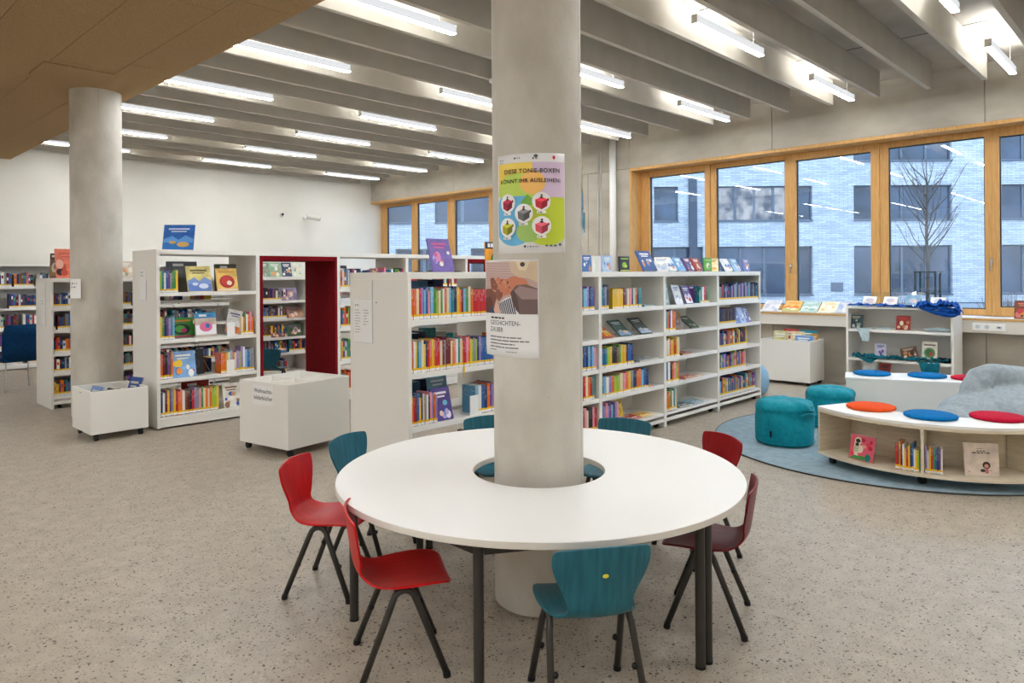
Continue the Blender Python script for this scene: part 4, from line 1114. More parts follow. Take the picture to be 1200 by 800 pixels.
# ---- one mass for the many small far books
def far_rows():
    mb = MB(); R = random.Random(3)
    def run(x0, x1, y, z, names, h=(.17, .23), t=(.018, .034), d=.15, front=1, stop=.1):
        x = x0
        while x < x1 - .03:
            if R.random() < stop * .3: x += R.uniform(.02, .08); continue
            tt = R.uniform(*t); hh = R.uniform(*h); c = PAL[R.choice(names)]
            k = R.uniform(.75, 1.1); c = lin([min(v * k, 255) for v in c])
            ya, yb = (y, y + d) if front else (y - d, y)
            mb.box(x, ya, z + .0004, x + tt - .001, yb, z + hh, M['print'], c)
            yf = ya - .0012 if front else yb + .0002
            mb.box(x, yf, z + .004, x + tt - .001, yf + .001, z + .03, M['print'], lin((232, 230, 224)))
            if front: mb.box(x, yf, z + .031, x + tt - .001, yf + .001, z + .048, M['print'], lin((236, 190, 30)))
            if R.random() < .6:
                q = z + hh * R.uniform(.45, .7); mb.box(x + tt * .15, yf, q, x + tt * .8, yf + .001, q + hh * .2, M['print'], lin(PAL[R.choice(names)]))
            x += tt
    # end bay of the near row
    e = 7.675
    run(e, 8.72, YR + .014, 1.268, ['navy', 'black', 'violet', 'red', 'teal', 'grey', 'navy'], stop=0)
    run(e, 8.12, YR + .014, .99, ['black', 'black', 'brown', 'navy'], h=(.19, .2), stop=0)
    run(e, 8.42, YR + .014, .715, ['blue', 'yellow', 'white', 'maroon', 'teal', 'orange', 'navy'], stop=0)
    run(e, 8.36, YR + .014, .445, ['lime green', 'violet', 'navy', 'red', 'blue', 'cream', 'pink'], stop=0)
    run(e, 8.64, YR + .014, .15, ['teal', 'sky blue', 'purple', 'yellow', 'violet', 'navy', 'cream', 'orange'], stop=0)
    # far side of the open bays
    for z in (1.285, .90, .52): run(3.2, 3.9, YR + DR - .05, z, ['sky blue', 'teal', 'navy', 'white', 'green', 'brown'], h=(.2, .3), t=(.03, .12), front=0, stop=.3)
    run(3.16, 4.2, YR + .03, .15, dark, h=(.2, .25))
    for x0, x1 in ((2.85, 3.88), (5.04, 6.05), (6.13, 7.16)):
        for z in (1.345, .875, .45): run(x0, x1 if x0 > 3 else 3.6, YL + DL - .04, z, ['yellow', 'pink', 'red', 'navy', 'brown', 'white', 'green'], h=(.15, .25), t=(.02, .09), front=0, stop=.4)
    for z in (1.44, .94, .52, .126):
        run(5.04, 6.05, YL + .02, z, bright, h=(.2, .28)); run(6.13, 7.16, YL + .02, z, ['teal', 'brown', 'white', 'red'], h=(.16, .24), t=(.02, .06), stop=.6)
    # low row behind
    for x0, x1 in ((2.40, 3.49), (3.55, 4.65), (4.71, 5.82)):
        for i, z in enumerate((1.235, .965, .68, .44, .152)):
            run(x0, x1 - (0 if x0 < 3 or i in (3,) else .3), YB + .02, z, dark if i < 2 else (dark + ['orange', 'red', 'brown', 'teal', 'yellow']), h=(.15, .2), stop=.05)
    # against the far wall
    for b in range(6):
        for z in (1.46, 1.08, .72, .38, .102):
            run(-.6 + 1.1 * b + .03, .5 + 1.1 * b - .05, 14.97, z, dark + ['red', 'orange', 'teal', 'green', 'white'], h=(.2, .26), t=(.025, .045), stop=.3)
    o = mb.build('book_rows'); o['kind'] = 'stuff'
    tag(o, 'rows of small distant library books filling the farther white shelves', 'books')
far_rows()

# ---- picture books shown face out
def face_art(kind, w, h, cols, seed):
    a = Art(); a.k = 3; R = random.Random(seed); m_ = .006
    c = cols
    if kind == 'hills':
        a.rect(-w / 2 + m_, m_, w / 2 - m_, h * .42, c[0])
        a.poly([(-w / 2 + m_, h * .42), (-w * .2, h * .56), (0, h * .40), (w * .22, h * .58), (w / 2 - m_, h * .44), (w / 2 - m_, h * .3), (-w / 2 + m_, h * .3)], c[1])
        a.disc(w * .16, h * .22, w * .2, h * .1, c[2]); a.disc(-w * .18, h * .3, w * .12, h * .06, c[2])
        a.rect(-w * .34, h * .80, w * .34, h * .86, c[3]); a.rect(-w * .25, h * .71, w * .25, h * .75, c[3])
    elif kind == 'round':
        a.disc(0, h * .42, w * .36, h * .28, c[0]); a.disc(-w * .05, h * .44, w * .22, h * .18, c[1]); a.disc(w * .1, h * .36, w * .12, h * .1, c[2])
        a.rect(-w * .38, h * .80, w * .38, h * .88, c[3]); a.rect(-w / 2 + m_, m_, w / 2 - m_, h * .1, c[2])
    elif kind == 'figures':
        for i in range(7):
            u = R.uniform(-w * .36, w * .36); v = R.uniform(h * .12, h * .6); s = R.uniform(.06, .15)
            a.disc(u, v, w * s, w * s * R.uniform(.8, 1.5), c[i % len(c)], 12)
        a.rect(-w * .36, h * .80, w * .30, h * .87, c[-1]); a.rect(-w * .3, h * .70, w * .2, h * .75, c[-1])
    elif kind == 'band':
        a.rect(-w / 2, h * .78, w / 2, h, c[0]); a.rect(-w / 2 + m_, h * .1, w / 2 - m_, h * .5, c[1]); a.disc(0, h * .42, w * .3, h * .2, c[2]); a.disc(w * .08, h * .46, w * .1, h * .1, c[3])
        a.rect(-w * .3, h * .84, w * .05, h * .93, (235, 235, 235)); a.rect(w * .1, h * .84, w * .32, h * .93, c[3])
    return a
bookmats = {}
def fb_(name, label, loc, w, h, t, lean, rz, cover, kind, cols, group=None, roll=0, art=None, cat='picture book', stand=False, seed=None):
    """cover faces local -Y; local origin at the bottom centre of the cover"""
    k = tuple(cover)
    if k not in bookmats: bookmats[k] = noisy('cover_%d_%d_%d' % k, tuple(min(255, q * 1.05 + 3) for q in cover), tuple(q * .93 for q in cover), 14, 4, .42)
    m = bookmats[k]
    mb = MB(); b = min(.003, t * .2)
    mb.box(-w / 2, 0, 0, w / 2, b, h, m); mb.box(-w / 2, t - b, 0, w / 2, t, h, m); mb.box(-w / 2, b, 0, -w / 2 + .003, t - b, h, m)
    mb.box(-w / 2 + .0032, b + .0003, .003, w / 2 - .003, t - b - .0003, h - .003, M['pages'])
    o = mb.build(name)
    ph = radians(lean)
    o.location = (loc[0], loc[1], loc[2] + t * sin(ph) + abs(sin(radians(roll))) * w / 2 + .0008); o.rotation_euler = (-ph, radians(roll), rz)
    tag(o, label, cat, group)
    a = art or face_art(kind, w, h, cols, seed or int(loc[0] * 97 + loc[1] * 31))
    a.build('cover_print', o, Matrix(((1, 0, 0, 0), (0, 0, -1, 0), (0, 1, 0, 0), (0, 0, 0, 1))))
    if stand:
        mb = MB(); mb.tube([(-w * .3, t + .003, h * .8), (-w * .3, t + .11, -.16 * 0 + .0)], .003, M['acrylic'], 6)
        s = mb.build('book_prop', o)
    return o
W1 = (244, 242, 238)
Fr = 'picture books shown face out in the near bookcase row'
fb_('picture_book', 'purple blue picture book shown face out on the third shelf left of the column', (3.475, YR + .03, .52), .185, .245, .012, 14, 0, (84, 66, 140), 'figures', [(190, 170, 220), (236, 190, 150), (120, 190, 220), (70, 140, 200), (236, 200, 170), (240, 230, 240)], Fr)
fb_('picture_book', 'sky blue picture book standing at the back of the third shelf left of the column', (3.66, YR + .30, .52), .2, .3, .01, 8, 0, (120, 170, 190), 'hills', [(100, 140, 90), (70, 120, 110), (200, 120, 80), (230, 230, 230)], Fr)
Ft = 'display books on top of the near bookcase row'
zt = HR
fb_('picture_book', 'large purple picture book leaning on top of the bay left of the column', (3.545, YR + .10, zt), .215, .262, .014, 17, 0, (116, 96, 170), 'figures', [(226, 224, 220), (236, 130, 120), (190, 180, 230), (210, 130, 180), (236, 232, 226), (150, 120, 200), (200, 90, 150)], Ft, stand=True)
a = Art(); a.k = 3
a.rect(-.1, .185, .1, .24, (30, 40, 62)); a.disc(.04, .09, .085, .085, (44, 70, 30)); a.disc(.04, .088, .075, .076, (92, 176, 40)); a.disc(.06, .09, .045, .06, (214, 180, 150)); a.disc(.06, .12, .03, .02, (120, 80, 50))
for i, c_ in enumerate(((236, 236, 236), (236, 236, 236), (220, 60, 70), (236, 90, 80), (236, 200, 120))): a.rect(-.075 + i * .034, .197, -.048 + i * .034, .228, c_)
a.rect(-.1, 0, -.05, .03, (240, 240, 236))
fb_('picture_book', 'orange picture book with dark title band half hidden by the poster column', (4.05, YR + .06, zt), .2, .24, .012, 3, 0, (240, 160, 30), '', [], Ft, art=a)
tops = [(5.305, .14, .155, 4, (72, 112, 176), 'figures', 'small blue book at the column edge on top of the row'),
        (5.625, .145, .155, 3, (176, 200, 230), 'figures', 'pale blue book standing on top of the row beside the white block of books'),
        (5.915, .165, .152, 2, (34, 26, 34), 'round', 'black book with a green figure on top of the row'),
        (6.39, .25, .235, 27, (60, 92, 150), 'figures', 'large dark blue picture book leaning on top of the row'),
        (6.84, .15, .175, 32, (206, 220, 234), 'hills', 'white and blue book leaning third from the large blue book on top'),
        (7.03, .15, .172, 32, (120, 170, 214), 'figures', 'sky blue book leaning just left of the purple one on top'),
        (7.23, .15, .172, 32, (96, 70, 120), 'figures', 'purple book leaning on top of the row beside the red one'),
        (7.42, .15, .165, 30, (176, 70, 60), 'figures', 'red brown book leaning on top of the row beside the green one'),
        (7.60, .17, .158, 2, (84, 150, 50), 'round', 'green book standing upright on top of the row'),
        (8.14, .16, .17, 30, (226, 228, 234), 'hills', 'white book leaning on top of the end bay'),
        (8.37, .15, .17, 30, (150, 186, 220), 'figures', 'pale blue book leaning on top of the end bay'),
        (8.60, .17, .16, 10, (110, 110, 170), 'figures', 'dull violet book last on top of the end bay')]
for i, (x, w, h, le, cv, kd, lb) in enumerate(tops):
    cols = [(230, 230, 230), (90, 130, 190), (200, 150, 120), (240, 240, 240)] if cv != (34, 26, 34) else [(60, 70, 30), (150, 190, 40), (210, 220, 80), (150, 190, 40)]
    if cv == (84, 150, 50): cols = [(120, 190, 60), (220, 210, 180), (150, 120, 100), (180, 220, 100)]
    fb_('picture_book', lb, (x, YR + .10, zt), w, h, .022, le, 0, cv, kd, cols, Ft, stand=le > 15, seed=i + 40)
fb_('picture_book', 'pale book standing open like a tent on top of the row, its front half', (7.80, YR + .16, zt), .15, .165, .008, 20, radians(-58), (236, 220, 180), 'hills', [(240, 220, 150), (236, 226, 196), (226, 170, 110), (210, 160, 60)], Ft, seed=3)
fb_('picture_book', 'white tent-folded book beside the large blue book on top', (6.68, YR + .16, zt), .15, .165, .008, 20, radians(-58), (236, 236, 232), 'hills', [(226, 226, 226), (200, 210, 220), (180, 200, 226), (160, 180, 200)], Ft, seed=5)
row(5.385, YR + .10, zt, [('white', .026, .15)] * 5, 'the near bookcase row', 'white block on top', lab=False)
# reclining books on the second shelf of the first full bay, and faces in the others
fb_('picture_book', 'red and yellow book lying back on the second shelf right of the column', (5.53, YR + .03, .992), .21, .17, .012, 56, 0, (176, 84, 60), 'figures', [(240, 190, 60), (230, 110, 40), (226, 226, 160)], Fr)
fb_('picture_book', 'dark green book lying back in the middle of the second shelf', (5.84, YR + .03, .992), .2, .22, .012, 50, 0, (76, 96, 92), 'hills', [(120, 150, 180), (70, 90, 84), (200, 180, 160), (220, 226, 230)], Fr)
fb_('picture_book', 'grey green book lying back at the right of the second shelf', (6.20, YR + .03, .992), .2, .23, .012, 50, 0, (70, 78, 76), 'hills', [(150, 176, 200), (76, 88, 88), (210, 210, 206), (220, 226, 230)], Fr)
fb_('picture_book', 'pale teal book standing face out at the left of the second bay top shelf', (6.60, YR + .05, 1.268), .14, .21, .012, 8, 0, (140, 170, 176), 'hills', [(130, 160, 160), (160, 180, 180), (200, 200, 200), (220, 220, 220)], Fr)
fb_('picture_book', 'white picture book leaning back in the second bay top shelf', (6.85, YR + .03, 1.268), .15, .225, .012, 20, 0, (216, 218, 224), 'figures', [(150, 170, 210), (236, 236, 236), (180, 200, 226), (120, 130, 160)], Fr)
fb_('picture_book', 'violet and white picture book leaning beside the white one in the second bay', (7.06, YR + .03, 1.268), .15, .215, .012, 22, 0, (96, 84, 140), 'hills', [(236, 234, 236), (210, 200, 220), (200, 80, 90), (226, 226, 236)], Fr)
fb_('picture_book', 'plain purple book face out behind a white book support', (7.25, YR + .10, 1.268), .24, .20, .014, 3, 0, (96, 36, 120), 'band', [(96, 36, 120), (90, 30, 112), (104, 44, 126), (96, 36, 120)], Fr)
fb_('picture_book', 'brown and grey book leaning on the second shelf of the second bay', (6.92, YR + .08, .99), .22, .2, .012, 24, 0, (130, 90, 50), 'band', [(190, 130, 20), (120, 110, 100), (100, 84, 74), (140, 120, 110)], Fr)
fb_('picture_book', 'dark green book lying back on the second shelf of the second bay', (7.18, YR + .03, .99), .18, .21, .012, 55, 0, (58, 74, 60), 'hills', [(70, 84, 70), (54, 66, 54), (160, 160, 140), (200, 200, 190)], Fr)
fb_('picture_book', 'yellow picture book face out on the bottom shelf right of the column', (5.86, YR + .16, .15), .22, .19, .012, 12, 0, (224, 196, 50), 'round', [(200, 170, 40), (90, 100, 50), (226, 206, 90), (60, 70, 60)], Fr)
for i, (x, lb, cv) in enumerate(((8.22, 'first', (110, 140, 200)), (8.36, 'second', (170, 190, 226)), (8.50, 'third', (120, 110, 160)))):
    fb_('picture_book', '%s blue picture book leaning at the right of the end bay second shelf' % lb, (x, YR + .03, .99), .14, .2, .01, 22, 0, cv, 'figures', [(226, 230, 240), (90, 110, 180), (200, 210, 230)], Fr, seed=60 + i)
flat = [(6.24, 1.268, (90, 150, 160), .2, .12, 'teal', 'top shelf of the first full bay'), (6.16, .715, (150, 160, 170), .22, .14, 'grey', 'middle shelf of the first full bay'), (6.34, .715, (190, 190, 196), .16, .14, 'pale grey', 'middle shelf right end of the first full bay'), (6.24, .445, (226, 130, 90), .1, .1, 'orange', 'fourth shelf of the first full bay'),
        (5.95, .15, (190, 60, 50), .26, .16, 'red', 'bottom shelf of the first full bay'), (6.18, .15, (236, 190, 80), .2, .16, 'yellow', 'bottom shelf beside the flat red book'), (6.98, .715, (176, 70, 50), .22, .16, 'red', 'middle shelf of the second full bay'),
        (7.05, .445, (200, 120, 100), .24, .16, 'pink', 'fourth shelf of the second full bay'), (7.25, .445, (226, 200, 180), .16, .14, 'cream', 'fourth shelf right end of the second full bay'), (6.92, .15, (110, 120, 120), .24, .16, 'grey', 'bottom shelf of the second full bay'), (7.22, .15, (140, 170, 186), .22, .16, 'sky blue', 'bottom shelf right end of the second full bay')]
for x, z, cv, w, d, cn, lb in flat:
    fb_('picture_book', '%s book lying flat on the %s' % (cn, lb), (x, YR + .02, z), w, d, .018, 88, 0, cv, 'hills', [tuple(min(255, v + 25) for v in cv), tuple(max(0, v - 25) for v in cv), W1, W1], Fr)
# left tall bookcase
Fl = 'picture books face out in the tall bookcase left of the red alcove'
fb_('picture_book', 'sea picture book in yellow and blue on the top shelf left of the alcove', (3.27, YL + .03, 1.44), .265, .29, .012, 14, 0, (222, 206, 128), 'hills', [(96, 128, 196), (120, 150, 210), (210, 220, 240), (120, 110, 70)], Fl)
fb_('picture_book', 'yellow picture book with a red round motif on the top shelf left of the alcove', (3.58, YL + .03, 1.44), .24, .265, .014, 13, 0, (228, 186, 96), 'round', [(170, 36, 30), (190, 50, 36), (236, 214, 190), (214, 160, 70)], Fl)
fb_('picture_book', 'large grey board book at the back of the top shelf', (3.17, YL + .24, 1.44), .33, .34, .014, 8, 0, (104, 108, 114), 'band', [(100, 104, 110), (106, 110, 116), (104, 108, 114), (100, 104, 110)], Fl)
fb_('picture_book', 'brown grey book at the back of the top shelf beside the yellow one', (3.66, YL + .24, 1.44), .24, .31, .05, 4, 0, (92, 84, 80), 'band', [(70, 80, 60), (92, 84, 80), (84, 76, 72), (92, 84, 80)], Fl)
fb_('picture_book', 'green picture book with a dark ring on the second shelf left of the alcove', (3.12, YL + .16, .94), .26, .22, .014, 10, 0, (60, 140, 56), 'round', [(40, 60, 40), (70, 150, 60), (190, 60, 110), (220, 130, 50)], Fl)
fb_('picture_book', 'sky blue and white picture book on the second shelf left of the alcove', (3.335, YL + .03, .94), .235, .27, .016, 10, 0, (190, 176, 160), 'band', [(60, 140, 190), (236, 236, 240), (220, 110, 150), (50, 110, 180)], Fl)
fb_('picture_book', 'white grey picture book tilted against the second shelf spines', (3.63, YL + .05, .94), .17, .27, .016, 8, 0, (206, 204, 200), 'hills', [(226, 130, 50), (216, 216, 214), (200, 120, 60), (90, 80, 130)], Fl, roll=14)
fb_('picture_book', 'light blue picture book with a cheerful figure on the third shelf', (3.10, YL + .03, .52), .245, .285, .014, 12, 0, (126, 172, 222), 'figures', [(236, 200, 60), (226, 70, 60), (240, 236, 230), (90, 130, 200), (236, 150, 60), (240, 240, 240)], Fl)
fb_('picture_book', 'black picture book behind the light blue one on the third shelf', (3.27, YL + .18, .52), .2, .28, .014, 8, 0, (40, 42, 44), 'band', [(44, 46, 50), (38, 40, 44), (60, 62, 60), (44, 46, 50)], Fl)
fb_('picture_book', 'white picture book with a small figure on the bottom shelf left of the alcove', (3.63, YL + .03, .127), .21, .27, .012, 12, 0, (228, 224, 216), 'figures', [(70, 100, 170), (210, 150, 110), (150, 110, 80)], Fl)
fb_('picture_book', 'dark red picture book standing behind the bottom shelf spines', (3.30, YL + .24, .127), .3, .31, .014, 4, 0, (150, 24, 30), 'band', [(150, 24, 30), (160, 34, 40), (140, 20, 26), (160, 40, 40)], Fl)
fb_('picture_book', 'large blue picture book with ochre corner on top of the tall left bookcase', (3.10, YL + .22, HL), .33, .29, .014, 14, radians(-42), (28, 96, 178), 'hills', [(40, 116, 190), (90, 150, 214), (206, 164, 90), (200, 216, 236)], None)
for i, (x, w, h, cv) in enumerate(((5.10, .16, .2, (40, 38, 42)), (5.26, .15, .13, (190, 180, 180)), (5.50, .3, .1, (220, 216, 220)), (5.80, .24, .09, (160, 80, 70)))):
    fb_('picture_book', ['black picture book at the top shelf right of the alcove', 'grey pink picture book below the black one right of the alcove', 'white book stack front right of the alcove', 'red brown low picture book right of the alcove'][i], (x, YL + .06, 1.44), w, h + .1, .03, 8, 0, cv, 'figures', [tuple(min(255, v + 40) for v in cv), (200, 120, 90), (230, 226, 220)], None, seed=i + 9)
# on top of the low row behind
Fb = 'display books on top of the low bookcase row'
fb_('picture_book', 'salmon pink display book on the low bookcase beside the far column', (2.60, YB + .10, HB), .3, .37, .016, 12, 0, (232, 126, 100), 'figures', [(206, 84, 64), (240, 180, 160), (60, 50, 46), (214, 100, 84)], Fb)
fb_('picture_book', 'narrow brown book standing behind the salmon pink display book', (2.47, YB + .30, HB), .12, .31, .03, 4, radians(-50), (110, 80, 56), 'band', [(70, 56, 44), (140, 110, 70), (196, 190, 170), (110, 80, 56)], Fb)
for i, (x, w, cv, lb) in enumerate(((3.24, .2, (206, 190, 170), 'cream display book between the far column and the tall bookcase'), (5.17, .17, (130, 150, 130), 'grey green display book at the left seen through the alcove'), (5.36, .2, (140, 176, 140), 'pale green display book seen through the alcove'),
                                   (5.55, .16, (56, 62, 96), 'dark blue display book with orange figure seen through the alcove'), (5.73, .16, (216, 220, 200), 'pale cream display book at the right seen through the alcove'))):
    fb_('picture_book', lb, (x, YB + .08, HB), w, .22, .012, 14, 0, cv, 'figures', [(226, 220, 200), (220, 150, 100), (150, 160, 140), (230, 226, 220)], Fb, seed=i + 20)
for i, (x, z, w, cv, lb) in enumerate(((5.55, 1.235, .26, (150, 130, 160), 'violet grey book on the second shelf seen through the alcove'), (5.66, .965, .26, (176, 130, 100), 'light brown book on the third shelf seen through the alcove'), (5.35, .68, .22, (140, 76, 60), 'reddish brown book on the lower shelf seen through the alcove'), (5.63, .68, .24, (70, 90, 60), 'dark green book on the lower shelf seen through the alcove'), (5.40, .44, .2, (50, 110, 160), 'blue book on the lowest visible shelf seen through the alcove'))):
    fb_('picture_book', lb, (x, YB + .0, z), w, .2, .012, 18 if i != 1 else 40, 0, cv, 'figures', [(226, 200, 180), (220, 150, 120), (120, 110, 140)], 'face out books in the low row', seed=i + 30)
# in the near curved bench
def bench_face(a_deg, r, w, h, lean, cover, art, lab, roll=0):
    a_ = radians(a_deg)
    return fb_('picture_book', lab, (CB[0] + r * cos(a_), CB[1] + r * sin(a_), .107), w, h, .014, lean, a_ + PI / 2, cover, '', [], None, roll, art)
a = Art(); a.k = 3; R = random.Random(2)
a.rect(-.10, .004, .10, .19, (222, 92, 112))
for i in range(9): a.disc(R.uniform(-.08, .08), R.uniform(.04, .16), R.uniform(.012, .03), R.uniform(.012, .03), [(200, 30, 60), (226, 60, 80), (236, 150, 150), (236, 214, 200)][i % 4], 12)
a.poly([(-.1, .006), (.04, .006), (.0, .03), (-.05, .035)], (70, 140, 70)); a.disc(.06, .03, .025, .03, (20, 120, 110)); a.disc(.01, .022, .03, .016, (60, 140, 60))
a.rect(-.065, .055, -.015, .165, (226, 214, 180)); a.disc(-.035, .155, .028, .025, (226, 214, 180)); a.disc(-.036, .15, .02, .016, (50, 46, 40)); a.disc(-.04, .12, .016, .014, (40, 60, 40)); a.lines(-.06, .095, .04, 3, .014, .006, (60, 60, 50), 2)
bench_face(163.5, RO - .06, .208, .198, 14, (214, 120, 130), a, 'pink picture book leaning in the left bay of the near curved bench', 0)
a = Art(); a.k = 3
a.lines(-.03, .195, .07, 1, .01, .003, (110, 100, 95), 1); a.lines(-.03, .176, .07, 1, .02, .007, (70, 62, 58), 5); a.lines(-.062, .162, .13, 1, .02, .008, (60, 52, 50), 6)
a.disc(.03, .078, .026, .026, (62, 34, 30)); a.disc(.03, .073, .015, .014, (200, 150, 130)); a.poly([(.018, .02), (.044, .02), (.04, .055), (.022, .055)], (190, 110, 110)); a.rect(.04, .04, .065, .043, (150, 100, 90)); a.disc(.005, .04, .017, .012, (70, 60, 52)); a.disc(-.085, .03, .004, .007, (150, 140, 130))
bench_face(212, RO - .10, .228, .235, 6, (216, 200, 186), a, 'cream picture book with a small figure in the right bay of the near bench')
# window sill, low shelf, book box
Fs = 'display books lying back on the window sill'
for i, (y, cv, kd, cols, lb) in enumerate(((4.775, (226, 224, 226), 'figures', [(206, 200, 214), (236, 236, 236), (196, 200, 216)], 'white book with pale pictures lying back first on the window sill'), (4.455, (236, 190, 110), 'hills', [(190, 200, 120), (240, 130, 40), (236, 226, 200), (240, 140, 50)], 'orange and cream book lying back on the window sill'),
                                           (4.18, (176, 206, 200), 'hills', [(200, 220, 210), (226, 230, 226), (150, 190, 176), (220, 226, 226)], 'pale green book lying back on the window sill'), (3.91, (240, 236, 214), 'figures', [(236, 226, 190), (240, 240, 236), (236, 200, 120)], 'cream white book lying back on the window sill'), (3.66, (200, 206, 216), 'figures', [(170, 190, 220), (226, 226, 226)], 'pale grey book beside the blue cloth on the window sill'))):
    fb_('picture_book', lb, (10.70, y, SILL + .03), .25, .25, .012, 52, -PI / 2, cv, kd, cols, Fs, seed=70 + i)
fb_('picture_book', 'brown and red picture book on the window sill at the picture edge', (10.72, 1.52, SILL + .03), .25, .23, .012, 15, -PI / 2, (120, 66, 40), 'figures', [(190, 60, 60), (220, 140, 60), (70, 50, 40), (216, 120, 110)], Fs, seed=80)
Fd = 'display items on the low window shelf'
for i, (y, z, w, h, le, ro_, cv, kd, cols, lb) in enumerate(((3.36, .845, .165, .185, 10, 0, (52, 74, 80), 'figures', [(200, 206, 200), (120, 150, 150), (180, 170, 150)], 'dark green picture book at the left of the low shelf top compartment'), (2.78, .845, .17, .19, 10, 0, (150, 44, 40), 'figures', [(226, 190, 150), (190, 120, 80), (240, 226, 200), (200, 60, 50)], 'red picture book in the low shelf top compartment'),
        (3.06, .455, .135, .185, 12, 0, (206, 204, 226), 'figures', [(120, 80, 150), (236, 226, 236), (90, 80, 130)], 'violet and white picture book on the teal cloth'), (2.70, .455, .2, .135, 16, -14, (84, 56, 40), 'figures', [(190, 130, 90), (60, 40, 30), (220, 190, 160)], 'small brown picture book tilted on the teal cloth'), (2.475, .455, .175, .24, 8, 0, (226, 220, 204), 'round', [(90, 140, 90), (60, 110, 60), (190, 60, 60), (120, 100, 90)], 'cream picture book with a green shape on the teal cloth'))):
    fb_('picture_book', lb, (LX + .10, y, z + (.012 if z < .5 else 0)), w, h, .012, le, -PI / 2, cv, kd, cols, Fd, roll=ro_, seed=90 + i)
Fx = 'picture books in the box under the window sill'
for i, (x, y, w, h, le, rz, cv, lb) in enumerate(((10.30, 4.43, .22, .30, 4, -88, (206, 200, 150), 'pale yellow picture book at the left front of the window box'), (10.33, 4.20, .2, .30, 6, -92, (226, 206, 160), 'cream and brown picture book beside the pale yellow one in the window box'), (10.24, 4.075, .26, .235, 14, -90, (110, 150, 206), 'blue picture book low at the front of the window box'),
                                         (10.52, 4.12, .26, .31, 3, -90, (30, 130, 150), 'teal picture book at the back of the window box'), (10.50, 4.36, .22, .32, 3, -90, (190, 70, 64), 'red picture book peeping up at the back of the window box'), (10.42, 3.99, .1, .27, 5, -90, (206, 150, 60), 'orange picture book at the right of the window box'))):
    fb_('picture_book', lb, (x, y, .455 if h > .25 else .47), w, h, .014, le, radians(rz), cv, 'figures', [(236, 226, 180), (90, 110, 100), (226, 200, 90), (236, 236, 230)], Fx, seed=100 + i)
for i, (x, y, w, h, le, rz, cv, lb) in enumerate(((2.60, 8.02, .2, .36, 20, -75, (44, 76, 140), 'dark blue picture book standing up in the small book box'), (2.45, 7.86, .24, .28, 30, 10, (104, 98, 60), 'olive picture book leaning in the small book box'), (2.40, 8.12, .2, .28, 24, -80, (40, 44, 40), 'black picture book low in the small book box'), (2.30, 8.22, .22, .30, 20, -80, (110, 140, 190), 'pale blue picture book low in the small book box'))):
    fb_('picture_book', lb, (x - .05, y, .215 if i < 2 else .19), w, h, .012, le, radians(rz), cv, 'figures', [tuple(min(255, v + 60) for v in cv), (200, 200, 190)], 'picture books in the small book box', seed=120 + i)

# ---- book supports and acrylic stands, cloths
def support(x, y, z, lab):
    mb = MB(); mb.box(0, 0, 0, .09, .002, .15, M['plastic_white']); mb.box(0, .0021, 0, .09, .11, .002, M['plastic_white'])
    tag(place(mb.build('book_support'), (x, y, z + .0006)), lab, 'bookend', 'white metal book supports')
support(3.735, YR + .03, .52, 'white metal book support before the blue books left of the column')
support(7.27, YR + .03, 1.268, 'white metal book support in front of the purple book')
support(3.56, YL + .02, .94, 'white book support on the second shelf of the tall left bay')
support(3.55, YL + .01, .52, 'white book support in front of the orange books of the tall left bay')
support(3.38, YR + .05, .90 + .0, 'white book support among the maroon books on the middle shelf') if False else None
mb = MB(); mb.box(0, -.003, -.035, .018, 0, .0, mat('yellow_tag', (240, 200, 30), .5)); mb.box(.006, -.003, -.08, .012, 0, -.0352, bpy.data.materials['yellow_tag'])
tag(place(mb.build('shelf_tag'), (3.64, YR + .003, .905)), 'yellow paper tag hanging from the middle shelf edge left of the column', 'tag')
ylab = ['acrylic card stand with pale pictures, first on the low window shelf', 'acrylic card stand, second on the low window shelf', 'acrylic card stand, third on the low window shelf', 'acrylic card stand with printed card, rightmost on the low window shelf']
for i, y in enumerate((3.21, 2.95, 2.68, 2.39)):
    t = thing('card_stand', ylab[i], 'stand', (LX + .13, y, 1.151), -PI / 2, 'acrylic stands on the low window shelf')
    T = Matrix.Rotation(radians(-38), 4, 'X')
    mb = MB(); mb.box(-.115, 0, .004, .115, .003, .24, M['acrylic'], T=T); mb.box(-.115, -.03, .001, .115, .0, .004, M['acrylic'], T=T); mb.build('acrylic_sheet', t)
    mb = MB(); mb.box(-.085, -.0035, .03, .085, -.0006, .16 if i != 2 else .2, M['paper'] if i != 2 else M['fab_pale_blue'], T=T); mb.build('card', t)
    a = Art(); a.k = 3
    a.disc(0, .1, .05, .035, (190, 196, 214)); a.disc(.02, .09, .025, .025, (226, 190, 190)); a.lines(-.06, .045, .12, 1, .02, .008, (150, 150, 160), i)
    a.build('card_print', t, T @ Matrix.Translation((0, -.0037, 0)) @ Matrix.Rotation(PI / 2, 4, 'X'))
